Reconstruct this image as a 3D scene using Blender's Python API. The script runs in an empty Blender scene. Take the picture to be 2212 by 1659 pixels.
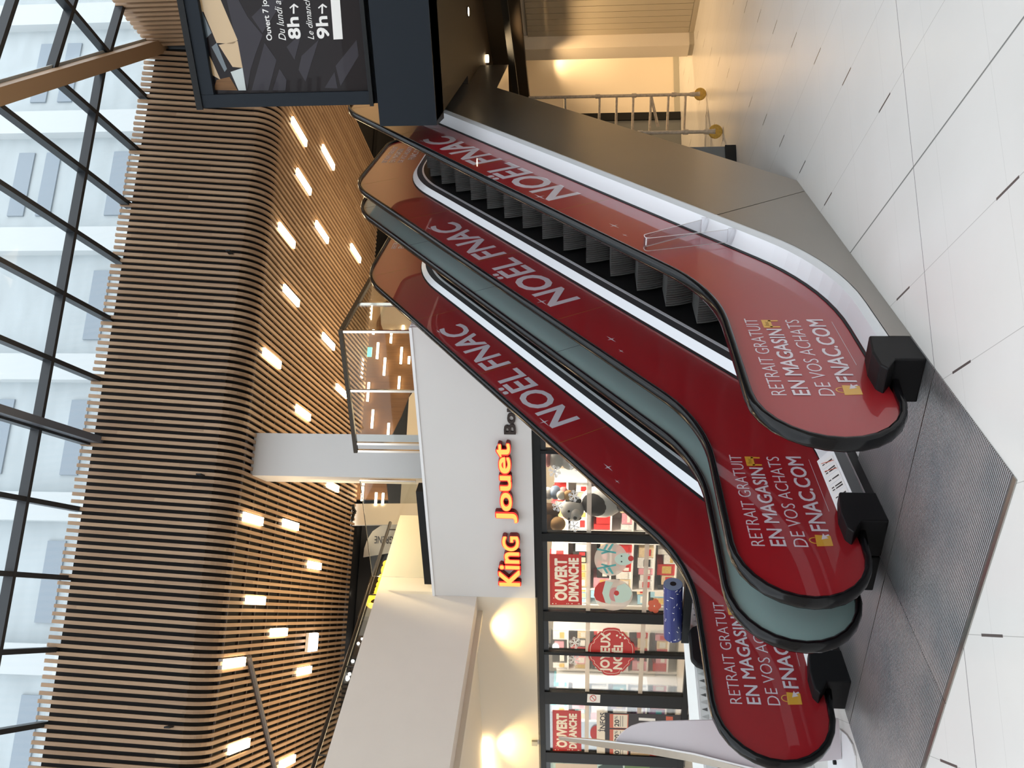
import bpy, bmesh, math, random
from mathutils import Vector, Matrix
random.seed(7)
W_, H_ = 2212, 1659
R = math.radians
# ------------------------------------------------------------------ camera (phone held upright, so the frame lies on its side)
F_PX = 1831.43; PITCH = R(4.9027); ROLL = R(.4278); YAW = R(29.7863); EYE = 1.8
fw = Vector((math.cos(YAW)*math.cos(PITCH), math.sin(YAW)*math.cos(PITCH), math.sin(PITCH)))
rt = Vector((math.sin(YAW), -math.cos(YAW), 0)); up = rt.cross(fw)
RT = rt*math.cos(ROLL)+up*math.sin(ROLL); UP = -rt*math.sin(ROLL)+up*math.cos(ROLL)
cam = bpy.data.cameras.new('camera'); camo = bpy.data.objects.new('camera', cam)
bpy.context.scene.collection.objects.link(camo)
m = Matrix((-UP, RT, -fw)).transposed().to_4x4(); m.translation = Vector((0, 0, EYE)); camo.matrix_world = m
cam.sensor_fit = 'HORIZONTAL'; cam.sensor_width = 36; cam.lens = F_PX*36/W_; cam.clip_start = .05; cam.clip_end = 300
bpy.context.scene.camera = camo
# ------------------------------------------------------------------ world, view
sc = bpy.context.scene
sc.view_settings.view_transform = 'Standard'; sc.view_settings.look = 'None'
sc.view_settings.gamma = 1; sc.view_settings.use_curve_mapping = False
sc.view_settings.exposure = 0.0
world = bpy.data.worlds.new('overcast_sky'); sc.world = world; world.use_nodes = True
wn = world.node_tree; wbg = wn.nodes['Background']
wbg.inputs[0].default_value = (.93, .965, 1.0, 1); wbg.inputs[1].default_value = 2.45
sc.cycles.max_bounces = 7; sc.cycles.diffuse_bounces = 4; sc.cycles.glossy_bounces = 4
sc.cycles.transparent_max_bounces = 12; sc.cycles.sample_clamp_indirect = 6
sc.cycles.caustics_reflective = False; sc.cycles.caustics_refractive = False
C = sc.collection

def lamp(name, kind, loc, energy, col, size=.1, target=None, spot=None, blend=.6, size_y=None):
    l = bpy.data.lights.new(name, kind); l.energy = energy; l.color = col
    if kind == 'AREA':
        l.size = size
        if size_y: l.shape = 'RECTANGLE'; l.size_y = size_y
    else: l.shadow_soft_size = size
    if spot: l.spot_size = R(spot); l.spot_blend = blend
    o = bpy.data.objects.new(name, l); C.objects.link(o); o.location = loc
    if target is not None:
        o.rotation_euler = (Vector(target)-Vector(loc)).to_track_quat('-Z', 'Y').to_euler()
    return o
WARM = (1, .68, .36); WARMW = (1, .84, .62); WHITE = (1, .96, .9)

# ------------------------------------------------------------------ pixel to place helpers (used to find where things stand)
def ray(x, y):
    U, V = H_-y, x
    return (fw*F_PX + RT*(U-829.5) - UP*(V-1106)).normalized()
EYEV = Vector((0, 0, EYE))
def on(x, y, n, p):
    d = ray(x, y); n = Vector(n); t = n.dot(Vector(p)-EYEV)/n.dot(d); return EYEV+d*t
def at_z(x, y, z=0): return on(x, y, (0, 0, 1), (0, 0, z))
def at_y(x, y, Y): return on(x, y, (0, 1, 0), (0, Y, 0))
def at_x(x, y, X): return on(x, y, (1, 0, 0), (X, 0, 0))

class Frame:
    """right, depth, up axes"""
    def __init__(s, o, ang):
        s.o = Vector(o); s.x = Vector((math.cos(ang), math.sin(ang), 0)); s.y = Vector((-math.sin(ang), math.cos(ang), 0)); s.z = Vector((0, 0, 1))
    def p(s, x, y, z): return s.o + s.x*x + s.y*y + s.z*z
    def loc(s, P): d = Vector(P)-s.o; return Vector((d.dot(s.x), d.dot(s.y), d.dot(s.z)))
    def at(s, px, py, depth=0):
        """pixel -> (x, z) on the plane at this depth"""
        P = on(px, py, s.y, s.p(0, depth, 0)); l = s.loc(P); return l.x, l.z
ES = Frame((0, 0, 0), 0)                       # along the escalators
SH = Frame((10.5, 3.4, 0), R(94.2-180))        # shop front
TT = Frame((0, 0, 0), R(-45))                  # tiles, slatted bulkhead: x = b, y = a

# ------------------------------------------------------------------ materials
def mat(name, col=(.8, .8, .8), rough=.5, metal=0, emit=None, estr=0, coat=0, spec=.5, bump=None, noise=None, trans=None):
    m = bpy.data.materials.new(name); m.use_nodes = True; nt = m.node_tree
    b = nt.nodes['Principled BSDF']
    b.inputs['Base Color'].default_value = (*col, 1); b.inputs['Roughness'].default_value = rough
    b.inputs['Metallic'].default_value = metal; b.inputs['Specular IOR Level'].default_value = spec
    b.inputs['Coat Weight'].default_value = coat; b.inputs['Coat Roughness'].default_value = .02
    if emit: b.inputs['Emission Color'].default_value = (*emit, 1); b.inputs['Emission Strength'].default_value = estr
    if noise:   # (scale, amount, stretch) gentle variation of the colour
        tc = nt.nodes.new('ShaderNodeTexCoord'); mp = nt.nodes.new('ShaderNodeMapping'); nz = nt.nodes.new('ShaderNodeTexNoise')
        mp.inputs['Scale'].default_value = noise[2] if len(noise) > 2 else (1, 1, 1)
        nz.inputs['Scale'].default_value = noise[0]; nz.inputs['Detail'].default_value = 5
        mx = nt.nodes.new('ShaderNodeMix'); mx.data_type = 'RGBA'
        mx.inputs[6].default_value = (*[c*(1-noise[1]) for c in col], 1); mx.inputs[7].default_value = (*[min(1, c*(1+noise[1])) for c in col], 1)
        nt.links.new(tc.outputs['Object'], mp.inputs[0]); nt.links.new(mp.outputs[0], nz.inputs['Vector'])
        nt.links.new(nz.outputs['Fac'], mx.inputs[0]); nt.links.new(mx.outputs[2], b.inputs['Base Color'])
    if bump:    # (scale, strength, axis rotation, kind)
        tc = nt.nodes.new('ShaderNodeTexCoord'); wv = nt.nodes.new('ShaderNodeTexWave'); bp = nt.nodes.new('ShaderNodeBump')
        wv.bands_direction = bump[2]; wv.inputs['Scale'].default_value = bump[0]; bp.inputs['Strength'].default_value = bump[1]; bp.inputs['Distance'].default_value = .01
        nt.links.new(tc.outputs['Object'], wv.inputs['Vector']); nt.links.new(wv.outputs['Fac'], bp.inputs['Height']); nt.links.new(bp.outputs[0], b.inputs['Normal'])
    return m
def glassmat(name, tint=(1, 1, 1), gloss=.1, rough=.02, diff=0, dcol=(.8, .85, .85), fres=True):
    m = bpy.data.materials.new(name); m.use_nodes = True; nt = m.node_tree; nt.nodes.remove(nt.nodes['Principled BSDF'])
    out = nt.nodes['Material Output']; tr = nt.nodes.new('ShaderNodeBsdfTransparent'); gl = nt.nodes.new('ShaderNodeBsdfGlossy')
    tr.inputs[0].default_value = (*tint, 1); gl.inputs['Roughness'].default_value = rough
    mx = nt.nodes.new('ShaderNodeMixShader')
    if fres:
        lw = nt.nodes.new('ShaderNodeFresnel'); lw.inputs['IOR'].default_value = 1.5
        ml = nt.nodes.new('ShaderNodeMath'); ml.operation = 'MULTIPLY'; ml.inputs[1].default_value = gloss*10
        nt.links.new(lw.outputs[0], ml.inputs[0]); nt.links.new(ml.outputs[0], mx.inputs[0])
    else: mx.inputs[0].default_value = gloss
    nt.links.new(tr.outputs[0], mx.inputs[1]); nt.links.new(gl.outputs[0], mx.inputs[2]); last = mx
    if diff:
        df = nt.nodes.new('ShaderNodeBsdfDiffuse'); df.inputs[0].default_value = (*dcol, 1)
        tl = nt.nodes.new('ShaderNodeBsdfTranslucent'); tl.inputs[0].default_value = (*dcol, 1)
        ad = nt.nodes.new('ShaderNodeMixShader'); ad.inputs[0].default_value = .5
        nt.links.new(df.outputs[0], ad.inputs[1]); nt.links.new(tl.outputs[0], ad.inputs[2])
        m2 = nt.nodes.new('ShaderNodeMixShader'); m2.inputs[0].default_value = diff
        nt.links.new(last.outputs[0], m2.inputs[1]); nt.links.new(ad.outputs[0], m2.inputs[2]); last = m2
    nt.links.new(last.outputs[0], out.inputs[0]); return m
def emis(name, col, s): return mat(name, (0, 0, 0), .5, emit=col, estr=s)

M = dict(
    wall=mat('white_paint', (.70, .63, .56), .7, noise=(3, .03)), fascia=mat('fascia_paint', (.68, .67, .66), .45, noise=(2, .02)),
    cream=mat('cream_paint', (.74, .66, .54), .7), black=mat('black_metal', (.010, .011, .012), .5, spec=.25), navy=mat('blue_black_metal', (.011, .016, .023), .5, spec=.2),
    brownblack=mat('dark_brown_soffit', (.035, .026, .018), .6, spec=.2), rubber=mat('handrail_rubber', (.005, .005, .006), .13, spec=.26),
    inox=mat('satin_steel', (.42, .40, .37), .28, metal=.9, noise=(1.2, .08, (1, 1, 1))), inoxl=mat('brushed_steel_deck', (.80, .83, .87), .38, metal=.35),
    chrome=mat('chrome', (.7, .66, .6), .15, metal=1), plate=None, step=mat('step_aluminium', (.19, .195, .19), .5, metal=.3, bump=(14, 1.0, 'Y')),
    brush=mat('brush_seal', (.045, .045, .05), .7), skirt=mat('black_skirt', (.006, .006, .007), .4), white=mat('white_plastic', (.85, .86, .88), .4),
    film=mat('red_film', (.30, .006, .012), .35, coat=1.0, spec=.6), filmtext=mat('film_white_print', (.62, .56, .62), .35, coat=1.0),
    filmgold=mat('film_gold_print', (.62, .33, .03), .35, coat=1.0), filmbrown=mat('film_brown_print', (.30, .16, .02), .35, coat=1.0),
    frost=mat('frosted_teal_glass', (.27, .42, .41), .3, coat=.6), wood=None, woodw=mat('dark_wood_cladding', (.19, .095, .04), .55, spec=.25, noise=(7, .55, (9, 9, .25))),
    backing=mat('black_backing', (.006, .005, .005), .8), lampw=emis('lamp_warm', (1, .76, .45), 16), lampc=emis('lamp_neutral', (1, .95, .88), 14),
    greybatten=mat('grey_batten', (.09, .08, .08), .6), skyglass=glassmat('skylight_glass', (.95, .98, 1), .08, .05, .12, (.75, .85, .9)),
    glass=glassmat('clear_glass', (.96, .98, .97), .045), winglass=glassmat('shop_window_glass', (.93, .94, .93), .07),
    acryl=glassmat('clear_acrylic', (.95, .95, .96), .05), mull=mat('dark_grey_aluminium', (.018, .022, .027), .35), mullin=mat('grey_aluminium', (.10, .11, .13), .4),
    tan=mat('tan_painted_beam', (.42, .26, .14), .5), pale=mat('pale_grey_paint', (.55, .6, .6), .5),
    redsign=mat('red_sign_return', (.18, .005, .008), .4), redlit=emis('sign_face_lit', (1, .30, .06), 2.4), redglow=emis('sign_edge_lit', (1, .03, .02), 1.6),
    orangelit=emis('orange_sign_lit', (1, .50, .03), 2.6), darktext=mat('dark_brown_letters', (.025, .015, .013), .4),
    poster=mat('red_poster', (.50, .035, .03), .5), cream2=mat('cream_print', (.85, .76, .62), .5), posterblack=mat('black_poster', (.02, .012, .012), .5),
    tealp=mat('teal_print', (.09, .38, .38), .5), mint=mat('pale_mint_print', (.52, .66, .58), .5), blackp=mat('black_print', (.01, .01, .012), .5),
    whitep=mat('white_print', (.85, .84, .82), .5), frostd=glassmat('frosted_sticker', (1, 1, 1), .05, .3, .55, (.85, .80, .75)),
    tape=glassmat('white_manifestation_strip', (1, 1, 1), .05, .3, .55, (.8, .74, .66)), blue=mat('dark_blue_paper', (.02, .03, .16), .35),
    bluecore=mat('blue_grey_paper', (.16, .22, .32), .5), bronze=mat('dark_bronze_metal', (.05, .04, .03), .3, metal=.7), totem=mat('pale_lilac_board', (.62, .58, .62), .35), shutter=mat('beige_grey_shutter', (.42, .37, .28), .35),
    scaff=mat('paint_splashed_steel_tube', (.45, .38, .30), .6, noise=(25, .5)), yellow=mat('yellow_castor', (.5, .30, .04), .5, noise=(30, .4)),
    greym=mat('grey_cabinet', (.14, .15, .155), .4), beige=mat('beige_cabinet', (.42, .40, .33), .5), boxcream=mat('shelf_cream', (.72, .62, .48), .6),
    facade=mat('outdoor_facade', (.40, .45, .47), .8, noise=(.6, .2, (1, 1, 4))), facadew=mat('outdoor_windows', (.22, .27, .32), .6), facadel=mat('outdoor_pale_pier', (.52, .56, .57), .8),
    plushw=mat('white_plush', (.62, .62, .60), .95), plushb=mat('black_plush', (.012, .012, .012), .95), plushbr=mat('brown_plush', (.09, .045, .02), .95),
    plusht=mat('tan_plush', (.5, .3, .13), .95), plushp=mat('pink_plush', (.6, .28, .28), .95), green=mat('dark_green_print', (.02, .05, .03), .5), green2=mat('leaf_green_print', (.10, .19, .05), .5),
    treegrey=mat('grey_tree_print', (.09, .10, .10), .6), treelight=mat('light_grey_tree_print', (.45, .48, .47), .6), paper=mat('ribbed_white_paper', (.80, .84, .84), .6, bump=(12, .5, 'Y')),
    treepaper=mat('white_tree_paper', (.66, .70, .69), .6), boxblack=mat('moulded_black_plastic', (.009, .009, .010), .45, spec=.18), kgrey=mat('screen_dark', (.014, .010, .011), .3, coat=.12, spec=.15), kgrey2=mat('screen_dark_grey', (.040, .036, .044), .3, coat=.12, spec=.15), kbeige=mat('beige_print', (.55, .38, .2), .3, coat=.7),
    kteal=mat('slate_print', (.09, .12, .14), .3, coat=.7), floor2=mat('upper_floor_tile', (.6, .57, .53), .4), shopfloor=mat('shop_floor', (.45, .40, .34), .4), postred=mat('orange_red_print', (.6, .12, .06), .5),
)
def wood_mat():
    m = mat('oak_slat', (.40, .25, .145), .5); nt = m.node_tree; b = nt.nodes['Principled BSDF']
    tc = nt.nodes.new('ShaderNodeTexCoord'); mp = nt.nodes.new('ShaderNodeMapping'); mp.inputs['Rotation'].default_value = (0, 0, R(45))
    sp = nt.nodes.new('ShaderNodeSeparateXYZ'); cb = nt.nodes.new('ShaderNodeCombineXYZ')
    d1 = nt.nodes.new('ShaderNodeMath'); d1.operation = 'DIVIDE'; d1.inputs[1].default_value = SLAT
    f1 = nt.nodes.new('ShaderNodeMath'); f1.operation = 'ROUND'
    # pieces about 2.3 m long with their own tone, staggered from slat to slat
    ad = nt.nodes.new('ShaderNodeMath'); ad.operation = 'SUBTRACT'; m1 = nt.nodes.new('ShaderNodeMath'); m1.operation = 'MULTIPLY_ADD'; m1.inputs[1].default_value = .43
    f2 = nt.nodes.new('ShaderNodeMath'); f2.operation = 'FLOOR'; wn_ = nt.nodes.new('ShaderNodeTexWhiteNoise')
    nz = nt.nodes.new('ShaderNodeTexNoise'); nz.inputs['Scale'].default_value = 6; nz.inputs['Detail'].default_value = 6
    mp2 = nt.nodes.new('ShaderNodeMapping'); mp2.inputs['Scale'].default_value = (6, .5, .5)
    rp = nt.nodes.new('ShaderNodeValToRGB'); rp.color_ramp.elements[0].color = (.29, .175, .10, 1); rp.color_ramp.elements[1].color = (.50, .335, .205, 1)
    am = nt.nodes.new('ShaderNodeMath'); am.operation = 'MULTIPLY_ADD'; am.inputs[1].default_value = .55; am2 = nt.nodes.new('ShaderNodeMath'); am2.operation = 'MULTIPLY'; am2.inputs[1].default_value = .45
    L = nt.links.new
    L(tc.outputs['Object'], mp.inputs[0]); L(mp.outputs[0], sp.inputs[0]); L(sp.outputs[0], d1.inputs[0]); L(d1.outputs[0], f1.inputs[0])
    L(sp.outputs[1], ad.inputs[0]); L(sp.outputs[2], ad.inputs[1]); L(ad.outputs[0], m1.inputs[0])
    h = nt.nodes.new('ShaderNodeMath'); h.operation = 'MULTIPLY'; h.inputs[1].default_value = .371; L(f1.outputs[0], h.inputs[0]); L(h.outputs[0], m1.inputs[2])
    L(m1.outputs[0], f2.inputs[0]); L(f1.outputs[0], cb.inputs[0]); L(f2.outputs[0], cb.inputs[1]); L(cb.outputs[0], wn_.inputs['Vector'])
    L(mp.outputs[0], mp2.inputs[0]); L(mp2.outputs[0], nz.inputs['Vector']); L(wn_.outputs['Value'], am.inputs[0]); L(nz.outputs['Fac'], am2.inputs[0]); L(am2.outputs[0], am.inputs[2])
    L(am.outputs[0], rp.inputs[0]); L(rp.outputs[0], b.inputs['Base Color']); return m
SLAT = .1118
M['wood'] = wood_mat()

def floor_mat():
    m = mat('white_floor_tile', (.78, .77, .75), .22, spec=.5); nt = m.node_tree; b = nt.nodes['Principled BSDF']; L = nt.links.new
    tc = nt.nodes.new('ShaderNodeTexCoord'); mp = nt.nodes.new('ShaderNodeMapping'); mp.inputs['Rotation'].default_value = (0, 0, R(45))
    sp = nt.nodes.new('ShaderNodeSeparateXYZ'); L(tc.outputs['Object'], mp.inputs[0]); L(mp.outputs[0], sp.inputs[0])
    def mt(op, a, b_=None, c=None):
        n = nt.nodes.new('ShaderNodeMath'); n.operation = op
        for i, v in enumerate((a, b_, c)):
            if v is None: continue
            if isinstance(v, (int, float)): n.inputs[i].default_value = v
            else: L(v, n.inputs[i])
        return n.outputs[0]
    B, A = sp.outputs[0], sp.outputs[1]      # rotated by +45: x' = b, y' = a
    T = .6178
    ia = mt('DIVIDE', mt('SUBTRACT', A, 3.446), T); ib = mt('DIVIDE', mt('SUBTRACT', B, -.03), T)
    ra = mt('ROUND', ia); rb = mt('ROUND', ib)
    da = mt('MULTIPLY', mt('ABSOLUTE', mt('SUBTRACT', ia, ra)), T); db = mt('MULTIPLY', mt('ABSOLUTE', mt('SUBTRACT', ib, rb)), T)
    thin = mt('MAXIMUM', mt('MULTIPLY', mt('LESS_THAN', da, .0013), .35), mt('MULTIPLY', mt('LESS_THAN', db, .0018), .75))
    ea = mt('LESS_THAN', mt('ABSOLUTE', mt('SUBTRACT', A, 4.366)), .003); eb = mt('LESS_THAN', mt('ABSOLUTE', mt('SUBTRACT', B, 2.447)), .0045)
    exp_ = mt('MAXIMUM', ea, eb)
    par = mt('ABSOLUTE', mt('MODULO', mt('ADD', ra, rb), 2.0)); n4 = mt('GREATER_THAN', mt('ABSOLUTE', mt('SUBTRACT', rb, 4)), .5)
    dash = mt('MULTIPLY', mt('MULTIPLY', mt('LESS_THAN', da, .102), mt('LESS_THAN', db, .0065)), mt('MULTIPLY', mt('GREATER_THAN', par, .5), n4))
    nz = nt.nodes.new('ShaderNodeTexNoise'); nz.inputs['Scale'].default_value = 1.3; nz.inputs['Detail'].default_value = 6; L(mp.outputs[0], nz.inputs['Vector'])
    rp = nt.nodes.new('ShaderNodeValToRGB'); rp.color_ramp.elements[0].color = (.66, .64, .615, 1); rp.color_ramp.elements[1].color = (.75, .73, .71, 1); L(nz.outputs['Fac'], rp.inputs[0])
    prev = rp.outputs[0]
    for fac, col in ((thin, (.36, .35, .33, 1)), (exp_, (.20, .20, .195, 1)), (dash, (.105, .085, .08, 1))):
        mx = nt.nodes.new('ShaderNodeMix'); mx.data_type = 'RGBA'; L(fac, mx.inputs[0]); L(prev, mx.inputs[6]); mx.inputs[7].default_value = col; prev = mx.outputs[2]
    L(prev, b.inputs['Base Color']); return m
M['floor'] = floor_mat()
def plate_mat():
    m = mat('ribbed_landing_plate', (.30, .29, .29), .36, metal=.75); nt = m.node_tree; b = nt.nodes['Principled BSDF']; L = nt.links.new
    tc = nt.nodes.new('ShaderNodeTexCoord'); wv = nt.nodes.new('ShaderNodeTexWave'); wv.bands_direction = 'X'; wv.inputs['Scale'].default_value = 22
    bp = nt.nodes.new('ShaderNodeBump'); bp.inputs['Strength'].default_value = .9; bp.inputs['Distance'].default_value = .004
    nz = nt.nodes.new('ShaderNodeTexNoise'); nz.inputs['Scale'].default_value = 2.2; nz.inputs['Detail'].default_value = 5
    rp = nt.nodes.new('ShaderNodeValToRGB'); rp.color_ramp.elements[0].position = .3; rp.color_ramp.elements[1].position = .7
    rp.color_ramp.elements[0].color = (.33, .35, .37, 1); rp.color_ramp.elements[1].color = (.56, .51, .50, 1)
    L(tc.outputs['Object'], wv.inputs['Vector']); L(wv.outputs['Fac'], bp.inputs['Height']); L(bp.outputs[0], b.inputs['Normal'])
    L(tc.outputs['Object'], nz.inputs['Vector']); L(nz.outputs['Fac'], rp.inputs[0])
    mx = nt.nodes.new('ShaderNodeMix'); mx.data_type = 'RGBA'; mx.blend_type = 'MULTIPLY'; mx.inputs[0].default_value = .55
    L(rp.outputs[0], mx.inputs[6]); L(wv.outputs['Color'], mx.inputs[7]); L(mx.outputs[2], b.inputs['Base Color']); return m
M['plate'] = plate_mat()

# ------------------------------------------------------------------ mesh helpers
class MB:
    def __init__(s): s.v = []; s.f = []
    def add(s, vs, fs):
        n = len(s.v); s.v += [Vector(v) for v in vs]; s.f += [tuple(i+n for i in f) for f in fs]; return s
    def box(s, F, x0, x1, y0, y1, z0, z1):
        vs = [F.p(x, y, z) for z in (z0, z1) for y in (y0, y1) for x in (x0, x1)]
        return s.add(vs, [(0, 2, 3, 1), (4, 5, 7, 6), (0, 1, 5, 4), (2, 6, 7, 3), (0, 4, 6, 2), (1, 3, 7, 5)])
    def prism(s, F, poly, y0, y1, plane='xz'):
        """polygon in the frame's xz (or xy) plane, extruded along y (or z)"""
        n = len(poly)
        if plane == 'xz': vs = [F.p(a, y0, b) for a, b in poly]+[F.p(a, y1, b) for a, b in poly]
        elif plane == 'yz': vs = [F.p(y0, a, b) for a, b in poly]+[F.p(y1, a, b) for a, b in poly]
        else: vs = [F.p(a, b, y0) for a, b in poly]+[F.p(a, b, y1) for a, b in poly]
        fs = [tuple(range(n)), tuple(range(2*n-1, n-1, -1))]+[(i, i+n, (i+1) % n+n, (i+1) % n) for i in range(n)]
        return s.add(vs, fs)
    def tube(s, p, q, r, n=8, r2=None):
        p, q = Vector(p), Vector(q); d = (q-p).normalized(); a = d.orthogonal().normalized(); b = d.cross(a); r2 = r if r2 is None else r2
        vs = [p+(a*math.cos(2*math.pi*i/n)+b*math.sin(2*math.pi*i/n))*r for i in range(n)]+[q+(a*math.cos(2*math.pi*i/n)+b*math.sin(2*math.pi*i/n))*r2 for i in range(n)]
        return s.add(vs, [tuple(range(n-1, -1, -1)), tuple(range(n, 2*n))]+[(i, (i+1) % n, (i+1) % n+n, i+n) for i in range(n)])
    def sweep(s, rings, closed=False, caps=True):
        n = len(rings[0]); vs = [v for r in rings for v in r]; fs = []
        k = len(rings)
        for i in range(k if closed else k-1):
            j = (i+1) % k
            for a in range(n): fs.append((i*n+a, i*n+(a+1) % n, j*n+(a+1) % n, j*n+a))
        if caps and not closed: fs += [tuple(range(n-1, -1, -1)), tuple((k-1)*n+a for a in range(n))]
        return s.add(vs, fs)
    def ball(s, c, r, seg=14, rings=9, rot=None):
        c = Vector(c); vs = []; fs = []
        r = (r, r, r) if isinstance(r, (int, float)) else r
        for i in range(rings+1):
            t = math.pi*i/rings
            for j in range(seg):
                ph = 2*math.pi*j/seg; v = Vector((r[0]*math.sin(t)*math.cos(ph), r[1]*math.sin(t)*math.sin(ph), r[2]*math.cos(t)))
                if rot is not None: v = rot @ v
                vs.append(c+v)
        for i in range(rings):
            for j in range(seg): fs.append((i*seg+j, (i+1)*seg+j, (i+1)*seg+(j+1) % seg, i*seg+(j+1) % seg))
        return s.add(vs, fs)
    def build(s, name, material, parent=None, smooth=False, bevel=0):
        off = parent_loc(parent)
        me = bpy.data.meshes.new(name); me.from_pydata([v-off for v in s.v], [], s.f)
        bm = bmesh.new(); bm.from_mesh(me); bmesh.ops.recalc_face_normals(bm, faces=bm.faces); bm.to_mesh(me); bm.free()
        me.materials.append(M[material] if isinstance(material, str) else material)
        if smooth:
            for p in me.polygons: p.use_smooth = True
        o = bpy.data.objects.new(name, me); C.objects.link(o)
        if parent: o.parent = parent
        if bevel:
            b = o.modifiers.new('bevel', 'BEVEL'); b.width = bevel; b.segments = 2; b.limit_method = 'ANGLE'
        return o
def parent_loc(p):
    v = Vector((0, 0, 0))
    while p is not None: v += p.location; p = p.parent
    return v
def tag(o, label, cat, group=None, kind=None):
    o['label'] = label; o['category'] = cat
    if group: o['group'] = group
    if kind: o['kind'] = kind
    return o
def struct(o): o['kind'] = 'structure'; return o
def thing(name, loc, label, cat, group=None):
    o = bpy.data.objects.new(name, None); C.objects.link(o); o.location = loc; o.empty_display_size = .1
    return tag(o, label, cat, group)
def text_mesh(body, bold=0, shear=0, ext=.02, res=3):
    """outline letters; a heavier weight comes from slightly shifted copies of the strokes"""
    cu = bpy.data.curves.new('t', 'FONT'); cu.body = body; cu.offset = min(bold, 0); cu.shear = shear; cu.resolution_u = res; cu.fill_mode = 'BOTH'; cu.extrude = ext
    o = bpy.data.objects.new('t', cu); C.objects.link(o); bpy.context.view_layer.update()
    me = bpy.data.meshes.new_from_object(o.evaluated_get(bpy.context.evaluated_depsgraph_get()))
    vs = [v.co.copy() for v in me.vertices]; fs = [tuple(p.vertices) for p in me.polygons]
    bpy.data.objects.remove(o); bpy.data.curves.remove(cu); bpy.data.meshes.remove(me)
    if bold > 0:
        n = 8 if bold >= .04 else 4; V, F_ = [], []
        for k in range(n):
            a = 2*math.pi*(k+.5)/n; d = Vector((math.cos(a)*bold, math.sin(a)*bold, ext*.03*k)); i0 = len(V)
            V += [v+d for v in vs]; F_ += [tuple(i+i0 for i in f) for f in fs]
        vs, fs = V, F_
    return vs, fs
def islands(vs, fs):
    par = list(range(len(vs)))
    def find(a):
        while par[a] != a: par[a] = par[par[a]]; a = par[a]
        return a
    for f in fs:
        r0 = find(f[0])
        for a in f[1:]: par[find(a)] = r0
    g = {}
    for i in range(len(vs)): g.setdefault(find(i), []).append(i)
    return [g_ for g_ in g.values()], find
def text(name, body, place, x0, x1, z0, z1, material, parent=None, bold=0, shear=0, th=.002, ref=None, mirror=False, split='letter', res=3):
    """fit the text into the rectangle x0..x1, z0..z1; place(x, z, t) -> world; ref = string that fixes the height; one mesh per letter or word"""
    vs, fs = text_mesh(body, bold, shear, res=res)
    xs = [v.x for v in vs]; ax, bx = min(xs), max(xs)
    rv = vs if ref is None else text_mesh(ref, bold, shear)[0]
    zs = [v.y for v in rv]; az, bz = min(zs), max(zs)
    zz = [v.z for v in vs]; tz0, tz1 = min(zz), max(zz)
    gs, find = islands(vs, fs); cl = []
    for g in sorted(gs, key=lambda g: min(vs[i].x for i in g)):
        a, b = min(vs[i].x for i in g), max(vs[i].x for i in g)
        if cl and (a < cl[-1][1]-.3*min(b-a, cl[-1][1]-cl[-1][0]) if split == 'letter' else a < cl[-1][1]+.28*(bz-az)): cl[-1][1] = max(b, cl[-1][1]); cl[-1][2].update(g)
        else: cl.append([a, b, set(g)])
    out = None
    for a, b, ids in cl:
        idx = sorted(ids); mp = {k: n for n, k in enumerate(idx)}; mb = MB(); pts = []
        for i in idx:
            v = vs[i]; fx = (v.x-ax)/(bx-ax); fx = 1-fx if mirror else fx
            pts.append(place(x0+fx*(x1-x0), z0+(v.y-az)/(bz-az)*(z1-z0), th*(v.z-tz0)/(tz1-tz0+1e-9)))
        mb.add(pts, [tuple(mp[i] for i in f) for f in fs if f[0] in ids]); out = mb.build(name, material, parent)
    return out
def onplane(F, depth=0):
    return lambda x, z, t: F.p(x, depth-t, z)
def fillet(pts, rad, n=8):
    out = [Vector(pts[0])]
    for i in range(1, len(pts)-1):
        p, a, b = Vector(pts[i]), Vector(pts[i-1]), Vector(pts[i+1]); r = rad[i-1]
        u = (a-p).normalized(); v = (b-p).normalized(); ang = math.acos(max(-1, min(1, u.dot(v)))); T = r/math.tan(ang/2)
        p0, p1 = p+u*T, p+v*T; c = p+(u+v).normalized()*(r/math.sin(ang/2))
        a0 = math.atan2((p0-c).y, (p0-c).x); a1 = math.atan2((p1-c).y, (p1-c).x); da = (a1-a0+math.pi) % (2*math.pi)-math.pi
        out += [c+Vector((math.cos(a0+da*k/n), math.sin(a0+da*k/n)))*r for k in range(n+1)]
    out.append(Vector(pts[-1])); return out
# ================================================================== THE SETTING
def px_rect(F, x0, y0, x1, y1, depth=0):
    """picture rectangle -> (left, right, bottom, top) on a plane of the frame; picture x runs down, picture y runs left"""
    a = F.at((x0+x1)/2, y1, depth)[0]; b = F.at((x0+x1)/2, y0, depth)[0]
    t = F.at(x0, (y0+y1)/2, depth)[1]; u = F.at(x1, (y0+y1)/2, depth)[1]
    return min(a, b), max(a, b), min(t, u), max(t, u)
def prect(F, x0, y0, x1, y1, d0, d1, name, material, parent=None, bevel=0, plane=None):
    l, r, b, t = px_rect(F, x0, y0, x1, y1, d0 if plane is None else plane)
    return MB().box(F, l, r, d0, d1, b, t).build(name, material, parent, bevel=bevel)
F2 = 4.06        # upper floor level
struct(MB().box(ES, -9, 34, -9, 18, -.12, 0).build('floor', 'floor'))
kr = SH.at(885, 706)[0]; kl = SH.at(1030, 1287)[0]           # fascia right end, left end
KR = SH.p(kr, 0, 0); KL = SH.p(kl, 0, 0); YW = KL.y
# upper floor slab
XR = 9.36
slab = [(KR.x+.02, KR.y), (KL.x+.02, KL.y), (KL.x+.02, 18), (34, 18), (34, -9), (XR+.55, -9), (XR+.02, 2.06), (12.1, 2.06), (12.1, KR.y)]
struct(MB().prism(ES, slab, 3.43, F2, 'xy').build('floor_upper', 'brownblack'))
struct(MB().box(ES, 14, 33, -8, 17, F2+.001, F2+.01).build('floor_upper_tiles', 'floor2'))
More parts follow.
